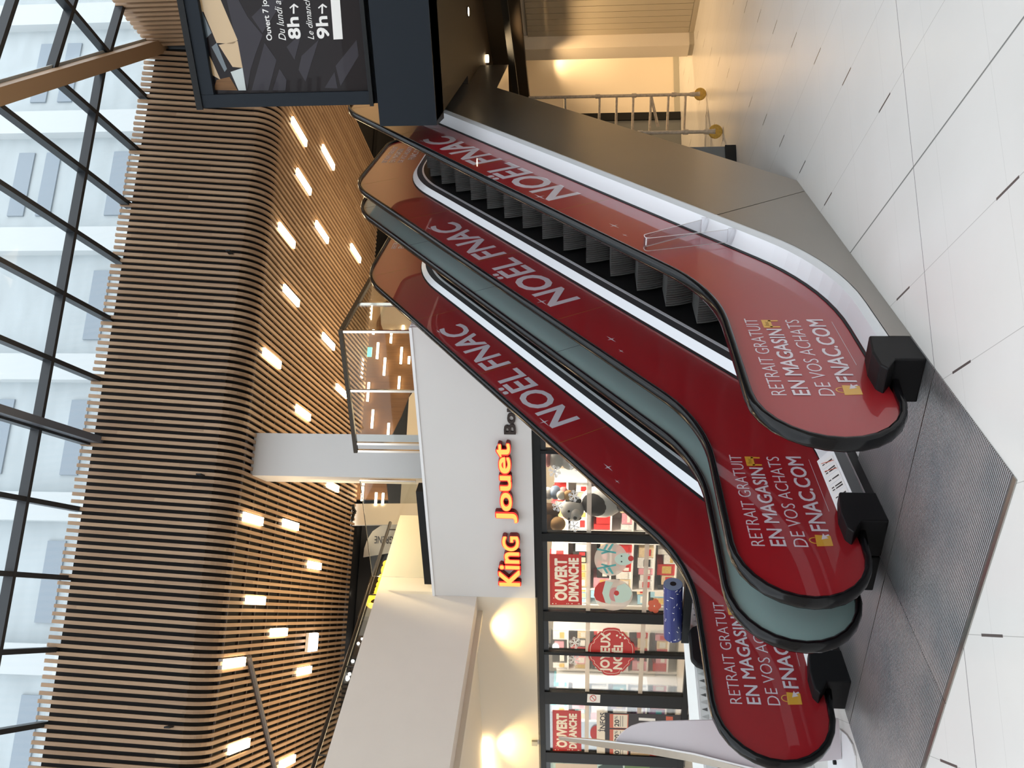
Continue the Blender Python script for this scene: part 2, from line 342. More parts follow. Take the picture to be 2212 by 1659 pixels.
# shop wall: fascia above the shop windows, and its continuation to the left under the bulkhead
struct(MB().box(SH, kl, kr, -.02, .3, 2.56, 4.20).build('wall_shop_fascia', 'fascia'))
struct(MB().box(SH, kl, kr, -.035, .12, 4.175, 4.215).build('trim_1', 'white'))
struct(MB().box(SH, kl-7, kl, 0, .3, 2.53, 3.62).build('wall_shop_left', 'cream'))
struct(MB().box(ES, KR.x+.02, 12.1, KR.y-.02, KR.y+.12, 3.43, 4.20).build('trim_2', 'fascia'))
# bulkhead running towards the viewer on the left
struct(MB().box(ES, 4.2, KL.x-.001, YW, YW+.3, 3.50, 5.14).build('wall_left_bulkhead', 'wall'))
struct(MB().box(ES, KL.x+.3, 12.04, YW, YW+.2, F2, 5.14).build('wall_left_parapet', 'cream'))
struct(MB().box(ES, KL.x-.001, KL.x+.3, YW, YW+.2, 4.2, 5.14).build('wall_left_parapet_end', 'cream'))
struct(MB().box(ES, 4.2, KL.x, YW+.3, 16, 3.55, 3.70).build('ceiling_left', 'cream'))
struct(MB().box(ES, 4.2, KL.x, YW+.3, YW+.42, 3.42, 3.55).build('trim_3', 'cream'))
bl, br, _, _ = px_rect(SH, 900, 1062, 932, 1262, .1)
struct(MB().box(SH, bl, br, .1, .35, 4.2, 4.36).build('trim_4', 'black'))
# slatted bulkhead and ceiling: every slat bends from the upright face into the ceiling
AF, ZC, AE, RB = 12.5, 7.22, 19.93, .42
def slat_b(b0, b_, z_top, wide=.054, deep=.038):
    pts = fillet([(AF, z_top), (AF+.2, ZC), (AE, ZC)], [RB], 7); rings = []
    for i, p in enumerate(pts):
        q0 = pts[max(0, i-1)]; q1 = pts[min(len(pts)-1, i+1)]; d = (q1-q0).normalized(); n = Vector((-d.y, d.x))   # into the wall
        if n.x < 0 or (abs(n.x) < 1e-6 and n.y < 0): n = -n
        a, c = p, p+n*deep; b = b0-.10*min(1, max(0, (z_top-p.y)/(z_top-ZC)))
        rings.append([TT.p(b-wide/2, a.x, a.y), TT.p(b+wide/2, a.x, a.y), TT.p(b+wide/2, c.x, c.y), TT.p(b-wide/2, c.x, c.y)])
    b_.sweep(rings)
mb = MB(); nb = int((9.55+6.5)/SLAT)
for i in range(nb+1):
    slat_b(9.53-i*SLAT, mb, 9.67+.02*random.random())
for i in range(1, 16):      # the ones right of the corner lie in the ceiling only
    b = 9.43+i*SLAT; mb.box(TT, b-.027, b+.027, AF+.25, AE, ZC, ZC+.038)
struct(mb.build('wall_slatted_bulkhead', 'wood'))
mb = MB()
for i in range(52):         # side bulkhead, coming forward on the right
    a = AF-.06-i*SLAT; mb.box(TT, 9.6, 9.655, a-.03, a+.03, 6.9, 9.63+.03*random.random())
struct(mb.build('wall_right_slats', 'wood'))
mb = MB()
mb.prism(TT, [(AF+.07, 9.52), (AF+.1, 9.52), (AF+.28, ZC+.35), (AF+.25, ZC+.35)], -7, 9.63, 'yz'); mb.box(TT, -7, 11.3, AF+.60, AE-.1, ZC+.075, ZC+.10)
mb.prism(TT, [(AF+.25, ZC+.36), (AF+.28, ZC+.36), (AF+.62, ZC+.12), (AF+.62, ZC+.09)], -7, 9.63, 'yz')
mb.box(TT, 9.68, 9.72, 5.9, AF+.2, 6.9, 9.5)
struct(mb.build('wall_slat_backing', 'backing'))
mb = MB()
for k in range(13):
    a = 13.15+k*.56; mb.box(TT, -6.5, 11.25, a-.015, a+.015, ZC+.040, ZC+.07)
struct(mb.build('trim_5', 'greybatten'))
# ceiling and walls beyond the slats on the upper floor
struct(MB().box(TT, -9, 13.5, AE+.3, 32, 7.5, 7.6).build('ceiling_upper', 'backing'))
struct(MB().box(TT, 11.3, 22, 8, 34, 7.62, 7.7).build('ceiling_upper_right', 'backing'))
# roof over the rest of the building around the skylight, walls out of view that close the hall
struct(MB().box(ES, 33.6, 33.8, -9, 18, F2, 8).build('wall_far', 'backing'))
struct(MB().box(ES, 9, 33.8, -9, -8.8, F2, 8).build('wall_far_right', 'backing'))
struct(MB().box(TT, 9.75, 22, -14, 9, 7.0, 7.1).build('ceiling_right', 'cream'))
struct(MB().box(ES, -9, -8.8, -9, 18, 0, 9.4).build('wall_back', 'wall'))
struct(MB().box(ES, -8.8, 34, -9, -8.8, 0, 7.0).build('wall_right', 'cream'))
struct(MB().box(ES, -8.8, 4.2, 16, 16.2, 0, 9.4).build('wall_left', 'wall'))
# skylight: two glazed slopes meeting in a hip
sl = .1
def zs(a): return 9.66+sl*(12.7-a)
def zs2(b): return 9.66+sl*(9.8-b)
g = MB()
A0 = -13; B0 = -16
g.add([TT.p(B0, 12.7, zs(12.7)), TT.p(9.8, 12.7, zs(12.7)), TT.p(9.8+A0-12.7, A0, zs(A0)), TT.p(B0, A0, zs(A0))], [(0, 1, 2, 3)])
g.add([TT.p(9.8, 12.7, zs2(9.8)), TT.p(9.8, A0, zs2(9.8)), TT.p(9.8+A0-12.7, A0, zs2(9.8+A0-12.7))], [(0, 1, 2)])
struct(g.build('window_1', 'skyglass'))
mb = MB()
def rafter(p, q, w=.036, h=.14):
    """dark box bar hanging under the glass"""
    p, q = Vector(p), Vector(q); d = (q-p).normalized(); s = d.cross(Vector((0, 0, 1))).normalized(); n = s.cross(d).normalized()
    rings = [[c+s*w, c-s*w, c-s*w-n*h, c+s*w-n*h] for c in (p, q)]; mb.sweep(rings)
for k in range(-16, 9):
    b = 5.5+1.035*k*1.0
    if b > 9.5 or b < B0: continue
    a_end = b+2.9 if b+2.9 < 12.7 else 12.7
    lo = max(A0, a_end if False else A0)
    # slope 1 exists where a > b + 2.9
    a0 = max(A0, b+2.9)
    if a0 < 12.6: rafter(TT.p(b, 12.65, zs(12.65)-.01), TT.p(b, a0, zs(a0)-.01))
for a in (11.42, 9.3, 7.2, 5.1): rafter(TT.p(B0, a, zs(a)-.012), TT.p(a-2.9, a, zs(a)-.012), .034)
for k in range(0, 12):
    a = 11.46-1.05*k; rafter(TT.p(9.75, a, zs2(9.75)-.01), TT.p(a-2.9, a, zs2(a-2.9)-.01))
for b in (8.71, 6.6, 4.5): rafter(TT.p(b, b+2.9, zs2(b)-.012), TT.p(b, -6, zs2(b)-.012), .034)
struct(mb.build('window_1_bars', 'mull'))
# hip beam and the big rafter
mb = MB(); P = TT.p(9.72, 12.6, 9.56); Q = TT.p(3.0, 5.88, zs(5.9)-.18); d = (Q-P).normalized(); s_ = d.cross(Vector((0, 0, 1))).normalized()
mb.sweep([[c+s_*.115, c-s_*.115, c-s_*.115-Vector((0, 0, .22)), c+s_*.115-Vector((0, 0, .22))] for c in (P, Q)])
struct(mb.build('trim_6', 'tan'))
mb = MB(); mb.sweep([[c+s_*.155, c-s_*.155, c-s_*.155-Vector((0, 0, .03)), c+s_*.155-Vector((0, 0, .03))] for c in (P+Vector((0, 0, .035)), Q+Vector((0, 0, .035)))])
struct(mb.build('trim_7', 'pale'))
mb = MB(); P = TT.p(2.45, 12.62, 9.56); Q = TT.p(2.45, 4, zs(4)-.1)
s2 = Vector(TT.x); mb.sweep([[c+s2*.055, c-s2*.055, c-s2*.055-Vector((0, 0, .2)), c+s2*.055-Vector((0, 0, .2))] for c in (P, Q)])
struct(mb.build('trim_8', 'mullin'))
# building outside, seen through the skylight
ob = thing('office_building', TT.p(4, 26, 0), 'pale office building with rows of windows outside above the glass roof', 'building')
MB().box(TT, -24, 30, 26, 30, 0, 46).build('wall', 'facade', ob)
rw = random.Random(3)
for k in range(9):
    b = -16+k*4.6; MB().box(TT, b, b+.9, 25.6, 26, 0, 46).build('pier', 'facadel', ob)
for r_ in range(6):
    for k in range(8):
        if rw.random() < .25: continue
        b = -15+k*4.6+.2; z = 13.5+r_*3.6
        MB().box(TT, b+.3, b+2.8, 25.93, 26.02, z, z+.55).build('window', 'facadew', ob); MB().box(TT, b+.3, b+2.8, 25.93, 26.02, z+1.0, z+1.6).build('window', 'facadew', ob)

# column on the upper floor
pc = TT.loc(at_z(545, 1027, ZC)); b1, a0 = pc.x, pc.y
b2 = TT.loc(on(535, 935, TT.y, TT.p(0, a0, 0))).x; a1 = TT.loc(on(560, 1040, TT.x, TT.p(b1, 0, 0))).y
a1 = min(max(a1, a0+.6), a0+1.4)
struct(MB().box(TT, b1, b2, a0, a1, F2, ZC+.04).build('wall_column', 'fascia'))

# ================================================================== ESCALATORS
CI, SI = math.cos(R(34)), math.sin(R(34)); RISE = 4.065
def curve(n, zl, xl, xu, rad=2.1, seg=9, rise=RISE):
    x1 = (CI*zl-n)/SI; x2 = (CI*(zl+rise)-n)/SI
    return fillet([(xl, zl), (x1, zl), (x2, zl+rise), (xu, zl+rise)], [rad, rad], seg)
def csweep(secs, xl, xu, name, material, parent, bias=2.1):
    cs = [curve(n, zl, xl, xu, bias) for (_, n, zl) in secs]
    b = MB(); b.sweep([[Vector((cs[j][k].x, secs[j][0], cs[j][k].y)) for j in range(len(secs))] for k in range(len(cs[0]))])
    return b.build(name, material, parent)
def rail_path():
    pts = [(4.20, .128), (4.08, .145)]
    for k in range(0, 15):
        t = R(270-180*k/14); pts.append((3.95+.445*math.cos(t), .55+.385*math.sin(t)))
    mid = fillet([(4.2, .935), ((CI*.935+2.19)/SI, .935), ((CI*(.935+RISE)+2.19)/SI, .935+RISE), (13.25, .935+RISE)], [1.6, 1.6], 10)
    pts = [Vector(p) for p in pts]+mid
    end = [Vector((17.455-p.x, p.y+RISE)) for p in reversed(pts[:17])]
    return pts+end
RP = rail_path()
def norms(path):
    out = []
    for i in range(len(path)):
        d = (path[min(i+1, len(path)-1)]-path[max(i-1, 0)]).normalized(); out.append(Vector((-d.y, d.x)))
    return out
RN = norms(RP)
def handrail(Y, parent):
    prof = [(-.040, .0), (-.034, .014), (-.018, .020), (.018, .020), (.034, .014), (.040, 0), (.036, -.018), (.016, -.022), (-.016, -.022), (-.036, -.018)]
    b = MB(); b.sweep([[Vector((p.x+n.x*h, Y+w, p.y+n.y*h)) for w, h in prof] for p, n in zip(RP, RN)])
    return b.build('handrail', 'rubber', parent, smooth=True)
def panel(Y, parent, material, name='glass_panel'):
    dk = curve(-2.875, .18, 4.22, 13.2)
    outl = [p-n*.018 for p, n in zip(RP, RN)][2:-2]
    poly = [(p.x, p.y) for p in outl]+[(p.x, p.y) for p in reversed(dk)]
    return MB().prism(ES, poly, Y-.006, Y+.006).build(name, material, parent)
def inc(Y): return lambda x, z, t: Vector((x*CI-z*SI, Y-t, x*SI+z*CI))
def flat(Y, dx=0, dz=0): return lambda x, z, t: Vector((x+dx, Y-t, z+dz))
def star(place, x, z, r, parent):
    b = MB(); pts = []
    for k in range(8):
        rr = r if k % 2 == 0 else r*.12
        if k % 4 == 2: rr = r*.55
        pts.append((x+rr*math.cos(k*math.pi/4), z+rr*math.sin(k*math.pi/4)))
    vs = [place(x, z, .001)]+[place(a, c, .001) for a, c in pts]
    b.add(vs, [(0, k+1, (k+1) % 8+1) for k in range(8)]); return b.build('printed_star', 'filmtext', parent)
def lettering(Y, pn, upper=True):
    P = inc(Y-.0065)
    text('printed_letter', 'NOËL', P, 7.27, 8.60, -2.678, -2.335, 'filmtext', pn, bold=.022, ref='N')
    text('printed_letter', 'FNAC', P, 8.73, 10.03, -2.678, -2.335, 'filmtext', pn, bold=.022, ref='N')
    star(P, 7.42, -2.33, .10, pn); star(P, 9.98, -2.32, .07, pn); star(P, 6.05+.35, -2.42, .075, pn); star(P, 6.15+.02, -2.36, .04, pn)
    for dx, dz in ((0, 0),)+(((8.58, RISE),) if upper else ()):
        Q = flat(Y-.0065, dx, dz)
        text('printed_word', 'RETRAIT GRATUIT', Q, 3.96, 4.90, .735, .812, 'filmtext', pn, bold=-.012, ref='R', split='word')
        text('printed_word', 'EN MAGASIN', Q, 3.96, 4.755, .61, .70, 'filmtext', pn, bold=.015, ref='E', split='word')
        text('printed_word', 'DE VOS ACHATS', Q, 3.96, 4.885, .485, .565, 'filmtext', pn, bold=-.012, ref='D', split='word')
        text('printed_word', 'FNAC.COM', Q, 4.105, 4.89, .335, .435, 'filmtext', pn, bold=.015, ref='F', split='word')
        MB().box(ES, 4.3+dx, 4.86+dx, Y-.0075, Y-.0065, .286+dz, .2882+dz).build('printed_line', 'filmtext', pn)
        if dx == 0:
            b = MB(); b.box(ES, 4.775, 4.885, Y-.0075, Y-.0065, .665, .71); b.box(ES, 4.78, 4.795, Y-.0075, Y-.0065, .61, .67); b.box(ES, 4.865, 4.88, Y-.0075, Y-.0065, .61, .67); b.box(ES, 4.775, 4.885, Y-.0075, Y-.0065, .655, .665)
            ic = b.build('printed_shop_icon', 'filmgold', pn)
            text('icon_lettering', 'fnac', flat(Y-.0076), 4.80, 4.86, .672, .70, 'filmbrown', ic, th=.001)
            b = MB(); b.prism(ES, [(3.975, .34), (4.065, .335), (4.072, .425), (3.968, .435)], Y-.0075, Y-.0065)
            rr = []
            for k in range(9):
                t = math.pi*k/8; c, s = math.cos(t), math.sin(t); rr.append([Vector((4.02+c*.030, Y-.0075, .43+s*.04)), Vector((4.02+c*.024, Y-.0075, .43+s*.033)), Vector((4.02+c*.024, Y-.0066, .43+s*.033)), Vector((4.02+c*.030, Y-.0066, .43+s*.04))])
            b.sweep(rr); bag = b.build('printed_bag_icon', 'filmgold', pn)
            MB().prism(ES, [(4.03, .395), (4.085, .375), (4.066, .368), (4.078, .345), (4.068, .340), (4.056, .363), (4.042, .352)], Y-.0085, Y-.0075).build('printed_arrow', 'filmtext', bag)
step_me = None
def escalator(y0, label, near_mat, far_mat, first):
    global step_me
    t = thing('escalator', (4.3, y0+.68, 0), label, 'escalator')
    yn, yf = y0+.16, y0+1.19
    # cladding: near side panels
    lowtop = curve(-2.952, .125, 4.36, 13.6)
    top = [(p.x, p.y) for p in lowtop]
    i0 = next(i for i, p in enumerate(top) if p[0] > 6.45)
    zt = lambda x: (-2.952+SI*x)/CI
    A_ = [(4.36, .001)]+top[:i0]+[(6.445, zt(6.445)), (7.03, .001)]
    B_ = [(7.04, .001), (6.455, zt(6.455))]+top[i0:]+[(13.6, 3.0), (11.78, 3.0), (7.34, .001)]
    for side, y in (('n', y0), ('f', y0+1.353)):
        MB().prism(ES, A_, y, y+.012).build('side_panel', 'inox', t); MB().prism(ES, B_, y, y+.012).build('side_panel', 'inox', t)
    MB().prism(ES, [(6.1, .002), (7.32, .002), (11.76, 3.0), (13.58, 3.0), (13.58, 3.95), (11.96, 3.95)], y0+.013, y0+1.352).build('truss', 'inox', t)
    # outer decks (both sides) and the inner slanted decks
    for sgn, yg, yo in ((1, yn, y0), (-1, yf, y0+1.365)):
        csweep([(yg-.012*sgn, -2.862, .196), (yo+.022*sgn, -2.895, .170), (yo, -2.935, .14), (yo, -2.955, .12), (yg, -2.955, .12)], 4.36, 13.5, 'outer_deck', 'inoxl', t)
        yi = yg+.095*sgn
        csweep([(yg+.014*sgn, -2.862, .215), (yi-.012*sgn, -2.907, .148), (yi-.012*sgn, -2.93, .13), (yg+.014*sgn, -2.93, .13)], 4.26, 12.9, 'inner_deck', 'inoxl', t)
        csweep([(yi-.012*sgn, -2.908, .147), (yi-.006*sgn, -2.987, .080), (yg+.03*sgn, -2.987, .08), (yg+.03*sgn, -2.92, .12)], 4.26, 12.9, 'brush_seal', 'brush', t)
        csweep([(yi-.004*sgn, -2.987, .080), (yi, -3.018, .062), (yg+.05*sgn, -3.018, .062), (yg+.05*sgn, -2.987, .08)], 4.26, 12.9, 'skirt_edge', 'inoxl', t)
        csweep([(yi-.002*sgn, -3.019, .061), (yi-.002*sgn, -3.36, -.10), (yg+.05*sgn, -3.36, -.10), (yg+.05*sgn, -3.019, .061)], 4.26, 12.9, 'skirt', 'skirt', t)
        csweep([(yg-.011, -2.86, .20), (yg-.011, -2.835, .215), (yg+.011, -2.835, .215), (yg+.011, -2.86, .20)], 4.26, 13.2, 'glass_clamp', 'black', t)
    pn = panel(yn, t, near_mat); pf = panel(yf, t, far_mat)
    if near_mat == 'film': lettering(yn, pn)
    lettering(yf, pf)
    # joints between the glass panes, seen as thin dark lines
    for yy, p_ in ((yn, pn), (yf, pf)):
        for s_c in (7.0, 8.7, 10.45, 12.2):
            a = s_c*CI+2.84*SI; c = s_c*SI-2.84*CI
            MB().prism(ES, [(a, c), (a+.004, c+.003), (a-.62*SI+.004, c+.62*CI+.003), (a-.62*SI, c+.62*CI)], yy-.0068, yy-.0062).build('glass_joint', 'filmbrown' if p_ is not pn or near_mat == 'film' else 'mull', p_)
    handrail(yn, t); handrail(yf, t)
    # inlet boxes where the handrails run into the base, lower and upper
    prof = [(4.09, .004), (4.09, .165), (3.985, .235), (4.03, .262), (4.18, .262), (4.37, .225), (4.37, .004)]
    for yy in (yn, yf):
        MB().prism(ES, prof, y0+.002 if yy == yn else yy-.108, yy+.108 if yy == yn else y0+1.355).build('inlet_box', 'boxblack', t, bevel=.010)
        MB().prism(ES, [(17.455-a, c+RISE) for a, c in prof], yy-.11, yy+.11).build('inlet_box', 'black', t, bevel=.008)
    # landing plates
    MB().box(ES, 3.05, 3.972, y0+.002, y0+1.362, .0005, .008).build('landing_plate', 'plate', t)
    MB().box(ES, 3.978, 4.75, y0+.002, y0+1.362, .0005, .008).build('landing_plate', 'plate', t)
    MB().box(ES, 3.02, 3.048, y0+.002, y0+1.362, .0005, .006).build('landing_frame', 'inox', t)
    MB().box(ES, 12.15, 14.1, y0+.01, y0+1.355, RISE-.03, RISE+.006).build('landing_plate', 'plate', t)
    # steps
    path = fillet([(4.75, -.012), ((CI*-.012+3.08)/SI, -.012), ((CI*(RISE-.012)+3.08)/SI, RISE-.012), (12.4, RISE-.012)], [1.7, 1.7], 30)
    S = [0]
    for i in range(1, len(path)): S.append(S[-1]+(path[i]-path[i-1]).length)
    def pos(s):
        for i in range(1, len(path)):
            if S[i] >= s:
                f = (s-S[i-1])/(S[i]-S[i-1]+1e-9); return path[i-1].lerp(path[i], f)
    def sx(x):
        for i in range(1, len(path)):
            if path[i].x >= x: return S[i-1]+(x-path[i-1].x)/(path[i].x-path[i-1].x)*(S[i]-S[i-1])
    ref = sx(7.808)
    if step_me is None:
        pr = [(0, 0), (.41, 0), (.41, -.03), (.03, -.03), (.05, -.09), (.075, -.15), (.1, -.2), (.115, -.24), (.09, -.24), (.06, -.18), (.033, -.12), (.013, -.06)]
        b = MB().prism(ES, pr, -.395, .395)
        # cleats across the step give the grooved look
        for k in range(-19, 20):
            y = k*.0205; b.prism(ES, [(-.004, .004), (.40, .004), (.40, 0), (.002, -.004), (.014, -.06), (.034, -.12), (.061, -.18), (.09, -.235), (.085, -.237), (.056, -.182), (.029, -.122), (.009, -.062)], y-.005, y+.005)
        o = b.build('step', 'step'); step_me = o.data; bpy.data.objects.remove(o)
    off = parent_loc(t)
    k = -12
    while True:
        s = ref+k*.4293; k += 1
        if s < .25: continue
        p = pos(s)
        if p is None: break
        o = bpy.data.objects.new('step', step_me); C.objects.link(o); o.parent = t; o.location = Vector((p.x, y0+.675, p.y))-off
    return t, pf
esc1, pf1 = escalator(2.17, 'nearer escalator, in front of the other, with red printed panels and its steps showing', 'film', 'film', True)
esc2, pf2 = escalator(3.535, 'farther escalator with a frosted teal glass side and a red printed panel behind it', 'frost', 'film', False)
# safety signs on the inner decks
def safety_sign(y, par):
    b = MB(); b.add([(4.27, y-.10, .150), (4.86, y-.10, .150), (4.84, y-.008, .238), (4.20, y-.008, .238), (4.27, y-.104, .147), (4.86, y-.104, .147), (4.84, y-.008, .23), (4.20, y-.008, .23)],
                    [(0, 1, 2, 3), (7, 6, 5, 4), (0, 4, 5, 1), (1, 5, 6, 2), (2, 6, 7, 3), (3, 7, 4, 0)])
    s = b.build('safety_sign', 'white', par)
    MB().box(ES, 4.27, 4.86, y-.106, y-.101, .08, .146).build('sign_base_strip', 'greym', par)
    def pl(u, v, t):   # u along x, v up the slant 0..1
        return Vector((u, y-.10+.092*v-.0, .151+.088*v))+Vector((0, -.7*t, .7*t))
    def quad(pts, name, mt, t=.001):
        n = len(pts); MB().add([pl(u, v, t) for u, v in pts], [tuple(range(n))]).build(name, mt, s)
    for k in range(5):
        u0 = 4.375+k*.088; quad([(u0, .1), (u0+.076, .1), (u0+.070, .9), (u0-.006, .9)], 'sign_tile', 'whitep')
        f = []
        for dx in ((0,), (-.012, .012), (0,), (-.008, .014), (0,))[k]:
            c = u0+.034+dx; quad([(c-.007, .2), (c+.007, .2), (c+.005, .6), (c-.005, .6)], 'pictogram', 'posterblack', .002)
            quad([(c-.005, .66), (c+.005, .66), (c+.005, .8), (c-.005, .8)], 'pictogram', 'posterblack', .002)
        if k in (3, 4): quad([(u0+.01, .15), (u0+.014, .12), (u0+.06, .8), (u0+.056, .84)], 'pictogram', 'postred', .0025)
    text('sign_lettering', 'OTIS', lambda x, z, t: pl(x, z, .002+t*.5), 4.285, 4.36, .2, .75, 'blue', s, bold=.02, th=.0005, ref='T')
safety_sign(3.36, esc1); safety_sign(4.725, esc2)
# clear acrylic guard on the near deck
gd = thing('anti_climb_guard', (6.3, 2.25, .8), 'clear acrylic anti-climb guard on the white edge of the near escalator', 'guard')
for xx in (6.19, 6.44):
    zz = (-2.9+SI*xx)/CI+.01
    MB().box(ES, xx-.02, xx+.02, 2.19, 2.31, zz, zz+.05).build('foot_block', 'acryl', gd, bevel=.004)
zA, zB = (-2.9+SI*6.19)/CI+.06, (-2.9+SI*6.44)/CI+.06
pth = fillet([(6.2, zA), (6.02, 1.36), (6.10, 1.37), (6.43, zB)], [.03, .03], 4)
nn_ = norms(pth)
MB().sweep([[Vector((p.x+n.x*.003, 2.20, p.y+n.y*.003)), Vector((p.x+n.x*.003, 2.30, p.y+n.y*.003)), Vector((p.x-n.x*.003, 2.30, p.y-n.y*.003)), Vector((p.x-n.x*.003, 2.20, p.y-n.y*.003))] for p, n in zip(pth, nn_)]).build('bent_sheet', 'acryl', gd)
b = MB()
for yy in (2.20, 2.30):
    for p, q in zip(pth, pth[1:]): b.tube((p.x, yy, p.y), (q.x, yy, q.y), .0022, 5)
b.build('polished_edge', 'white', gd)
# ================================================================== LAMPS
LAMPS = [((629, 262), (660, 307), 'nearest the dark opening-hours display'), ((697, 320), (718, 360), 'closest to the right ceiling edge'),
 ((641, 372), (668, 413), 'second from the display at the bend'), ((601, 487), (634, 530), 'at the bend, above the teal glass top'),
 ((683, 484), (705, 519), 'between bend and middle handrail top'), ((756, 532), (778, 562), 'touching the farther handrail top'),
 ((612, 620), (643, 657), 'left of the escalator tops near the bend'), ((696, 723), (720, 752), 'just above the glass railing corner'),
 ((568, 758), (603, 790), 'at the bend above the railing corner'), ((728, 835), (745, 855), 'touching the railing handrail'),
 ((639, 880), (667, 904), 'just right of the white column'), ((705, 1042), (730, 1060), 'just left of the white column'),
 ((525, 1112), (564, 1130), 'left of the column, nearer the bend'), ((610, 1125), (642, 1142), 'left of the column, farther from the bend'),
 ((664, 1217), (691, 1226), 'deep in the ceiling over the arched sign'), ((531, 1297), (569, 1297), 'at the bend above the orange sign'),
 ((584, 1368), (617, 1364), 'right of the square panel'), ((483, 1437), (525, 1427), 'at the upper end of the grey rail'),
 ((641, 1454), (670, 1444), 'left of the square panel'), ((493, 1625), (535, 1600), 'left corner, above the grey rail'),
 ((600, 1655), (637, 1637), 'left corner, beside the grey rail')]
lamp0 = None
for (p, q, lab) in LAMPS:
    A, B = TT.loc(at_z(*p, ZC)), TT.loc(at_z(*q, ZC)); c = (A+B)/2; loc = TT.p(c.x, c.y, ZC)
    full = 'warm linear ceiling light, '+lab
    if lamp0 is None:
        lamp0 = thing('linear_ceiling_light', loc, full, 'ceiling light', 'linear lights in the slatted ceiling')
        F = Frame(loc, R(-45))
        MB().box(F, -.075, .075, -.42, .42, .0, .07).build('housing', 'white', lamp0)
        MB().box(F, -.068, .068, -.41, .41, -.035, -.001).build('diffuser', 'lampw', lamp0)
    else:
        o = lamp0.copy(); C.objects.link(o); o.location = loc; o['label'] = full
        for ch in lamp0.children:
            c2 = ch.copy(); C.objects.link(c2); c2.parent = o
pp = TT.loc(at_z(669, 1387, ZC))
lp = thing('square_ceiling_panel', TT.p(pp.x, pp.y, ZC), 'bright white square light panel hanging under the slats', 'ceiling light')
MB().box(TT, pp.x-.17, pp.x+.17, pp.y-.26, pp.y+.26, ZC-.09, ZC-.06).build('panel_face', 'lampc', lp)
MB().box(TT, pp.x-.18, pp.x+.18, pp.y-.27, pp.y+.27, ZC-.06, ZC-.001).build('panel_box', 'white', lp)
ra, rb = at_z(537, 1418, ZC-.03), at_z(600, 1690, ZC-.03)
tag(MB().tube(ra, rb, .045, 8).build('ceiling_rail', 'greybatten'), 'long grey rail crossing under the slatted ceiling in the left corner', 'rail')
for (x, y, lab) in ((364, 1570, 'small dark hook on the slatted face near the left edge'), (432, 1026, 'small dark hook on the slatted face above the column'), (495, 545, 'small dark hook on the slatted face above the far handrail')):
    l = TT.loc(on(x, y, TT.y, TT.p(0, AF+.1, 0))); tag(MB().box(TT, l.x-.012, l.x+.012, AF+.02, AF+.16, l.z-.05, l.z+.03).build('wall_hook', 'black'), lab, 'hook', 'dark hooks on the slatted face')

# ================================================================== RIGHT: display box, corridor, scaffold
KF = Frame((9.36, 2.08, 0), R(94.2-180))
kx = KF.at(945, 270)[0]; fx = KF.at(600, 230)[0]
struct(MB().box(KF, kx, kx+5, -.02, .5, 3.43, F2).build('trim_9', 'navy'))
kd = thing('display_window', KF.p(fx+.9, .3, F2), 'dark framed display window with white opening hours above the dark slab edge', 'display window')
ft, fb = KF.at(427, 225)[1], KF.at(806, 225)[1]
MB().box(KF, fx, fx+4, .10, 1.6, F2+.003, ft-.02).build('case', 'navy', kd)
il, _, ib, it = px_rect(KF, 445, 0, 786, 201)
MB().box(KF, fx, il, -.01, .10, fb, ft).build('frame_stile', 'navy', kd, bevel=.006)
MB().box(KF, il, fx+4, -.01, .10, fb, ib-.0).build('frame_rail', 'navy', kd, bevel=.006)
MB().box(KF, il, fx+4, -.01, .10, it, ft).build('frame_rail', 'navy', kd, bevel=.006)
MB().box(KF, fx-.015, fx+4, -.03, -.01, ft-.06, ft+.01).build('frame_lip', 'black', kd)
MB().box(KF, fx-.015, fx+4, -.03, -.01, fb-.01, fb+.03).build('frame_lip', 'black', kd)
scr = MB().box(KF, il, fx+4, .05, .10, ib, it).build('screen', 'kgrey', kd)
def kpoly(pts, name, mt, dep=.049):
    q = [KF.at(x, y) for x, y in pts]; MB().prism(KF, q, dep-.002, dep).build(name, mt, scr)
def zoomk(pts): return [(360+a*.217, b*.217) for a, b in pts]     # from an enlargement
for pts in ([(700, 0), (790, 170), (940, 350), (870, 540), (820, 700), (790, 890), (700, 600), (650, 300), (580, 0)], [(960, 430), (1080, 600), (1000, 905), (830, 905)],
            [(1110, 690), (1180, 800), (1170, 905), (1040, 905)], [(1330, 560), (1500, 400), (1370, 820), (1300, 700)], [(1180, 470), (1330, 330), (1260, 600)],
            [(1670, 660), (1880, 400), (1900, 560), (1720, 860)], [(830, 170), (1000, 0), (1150, 0), (940, 330)], [(1560, 880), (1660, 720), (1690, 885)]):
    kpoly(zoomk(pts), 'printed_shape', 'kgrey2')
for pts, mt in (([(200, 0), (330, 0), (520, 0), (690, 400), (650, 440), (480, 430), (350, 120), (200, 105)], 'kbeige'), ([(225, 110), (310, 60), (430, 330), (360, 400), (215, 200)], 'kteal'),
                ([(340, 430), (440, 620), (520, 800), (350, 700)], 'kbeige'), ([(500, 450), (690, 410), (740, 680), (640, 670)], 'kbeige'), ([(430, 470), (480, 430), (585, 690), (560, 720)], 'kteal'),
                ([(450, 900), (480, 800), (610, 770), (690, 905)], 'woodw'), ([(620, 720), (740, 680), (775, 905), (700, 905)], 'pale')):
    kpoly(zoomk(pts), 'printed_shape', mt, .0485)
def tw(s): v = text_mesh(s)[0]; return max(p.x for p in v)-min(p.x for p in v)
def ktext(body, part, xt, xb, y0, y1, bold=0, shear=0, ref=None):
    x0 = KF.at((xt+xb)/2, y0)[0]; x1 = KF.at((xt+xb)/2, y1)[0]; w = (x1-x0)*tw(body)/tw(part)
    text('printed_word', body, onplane(KF, .046), x0, x0+w, KF.at(xb, y0)[1], KF.at(xt, y0)[1], 'whitep', scr, bold=bold, shear=shear, ref=ref, th=.001, split='word')
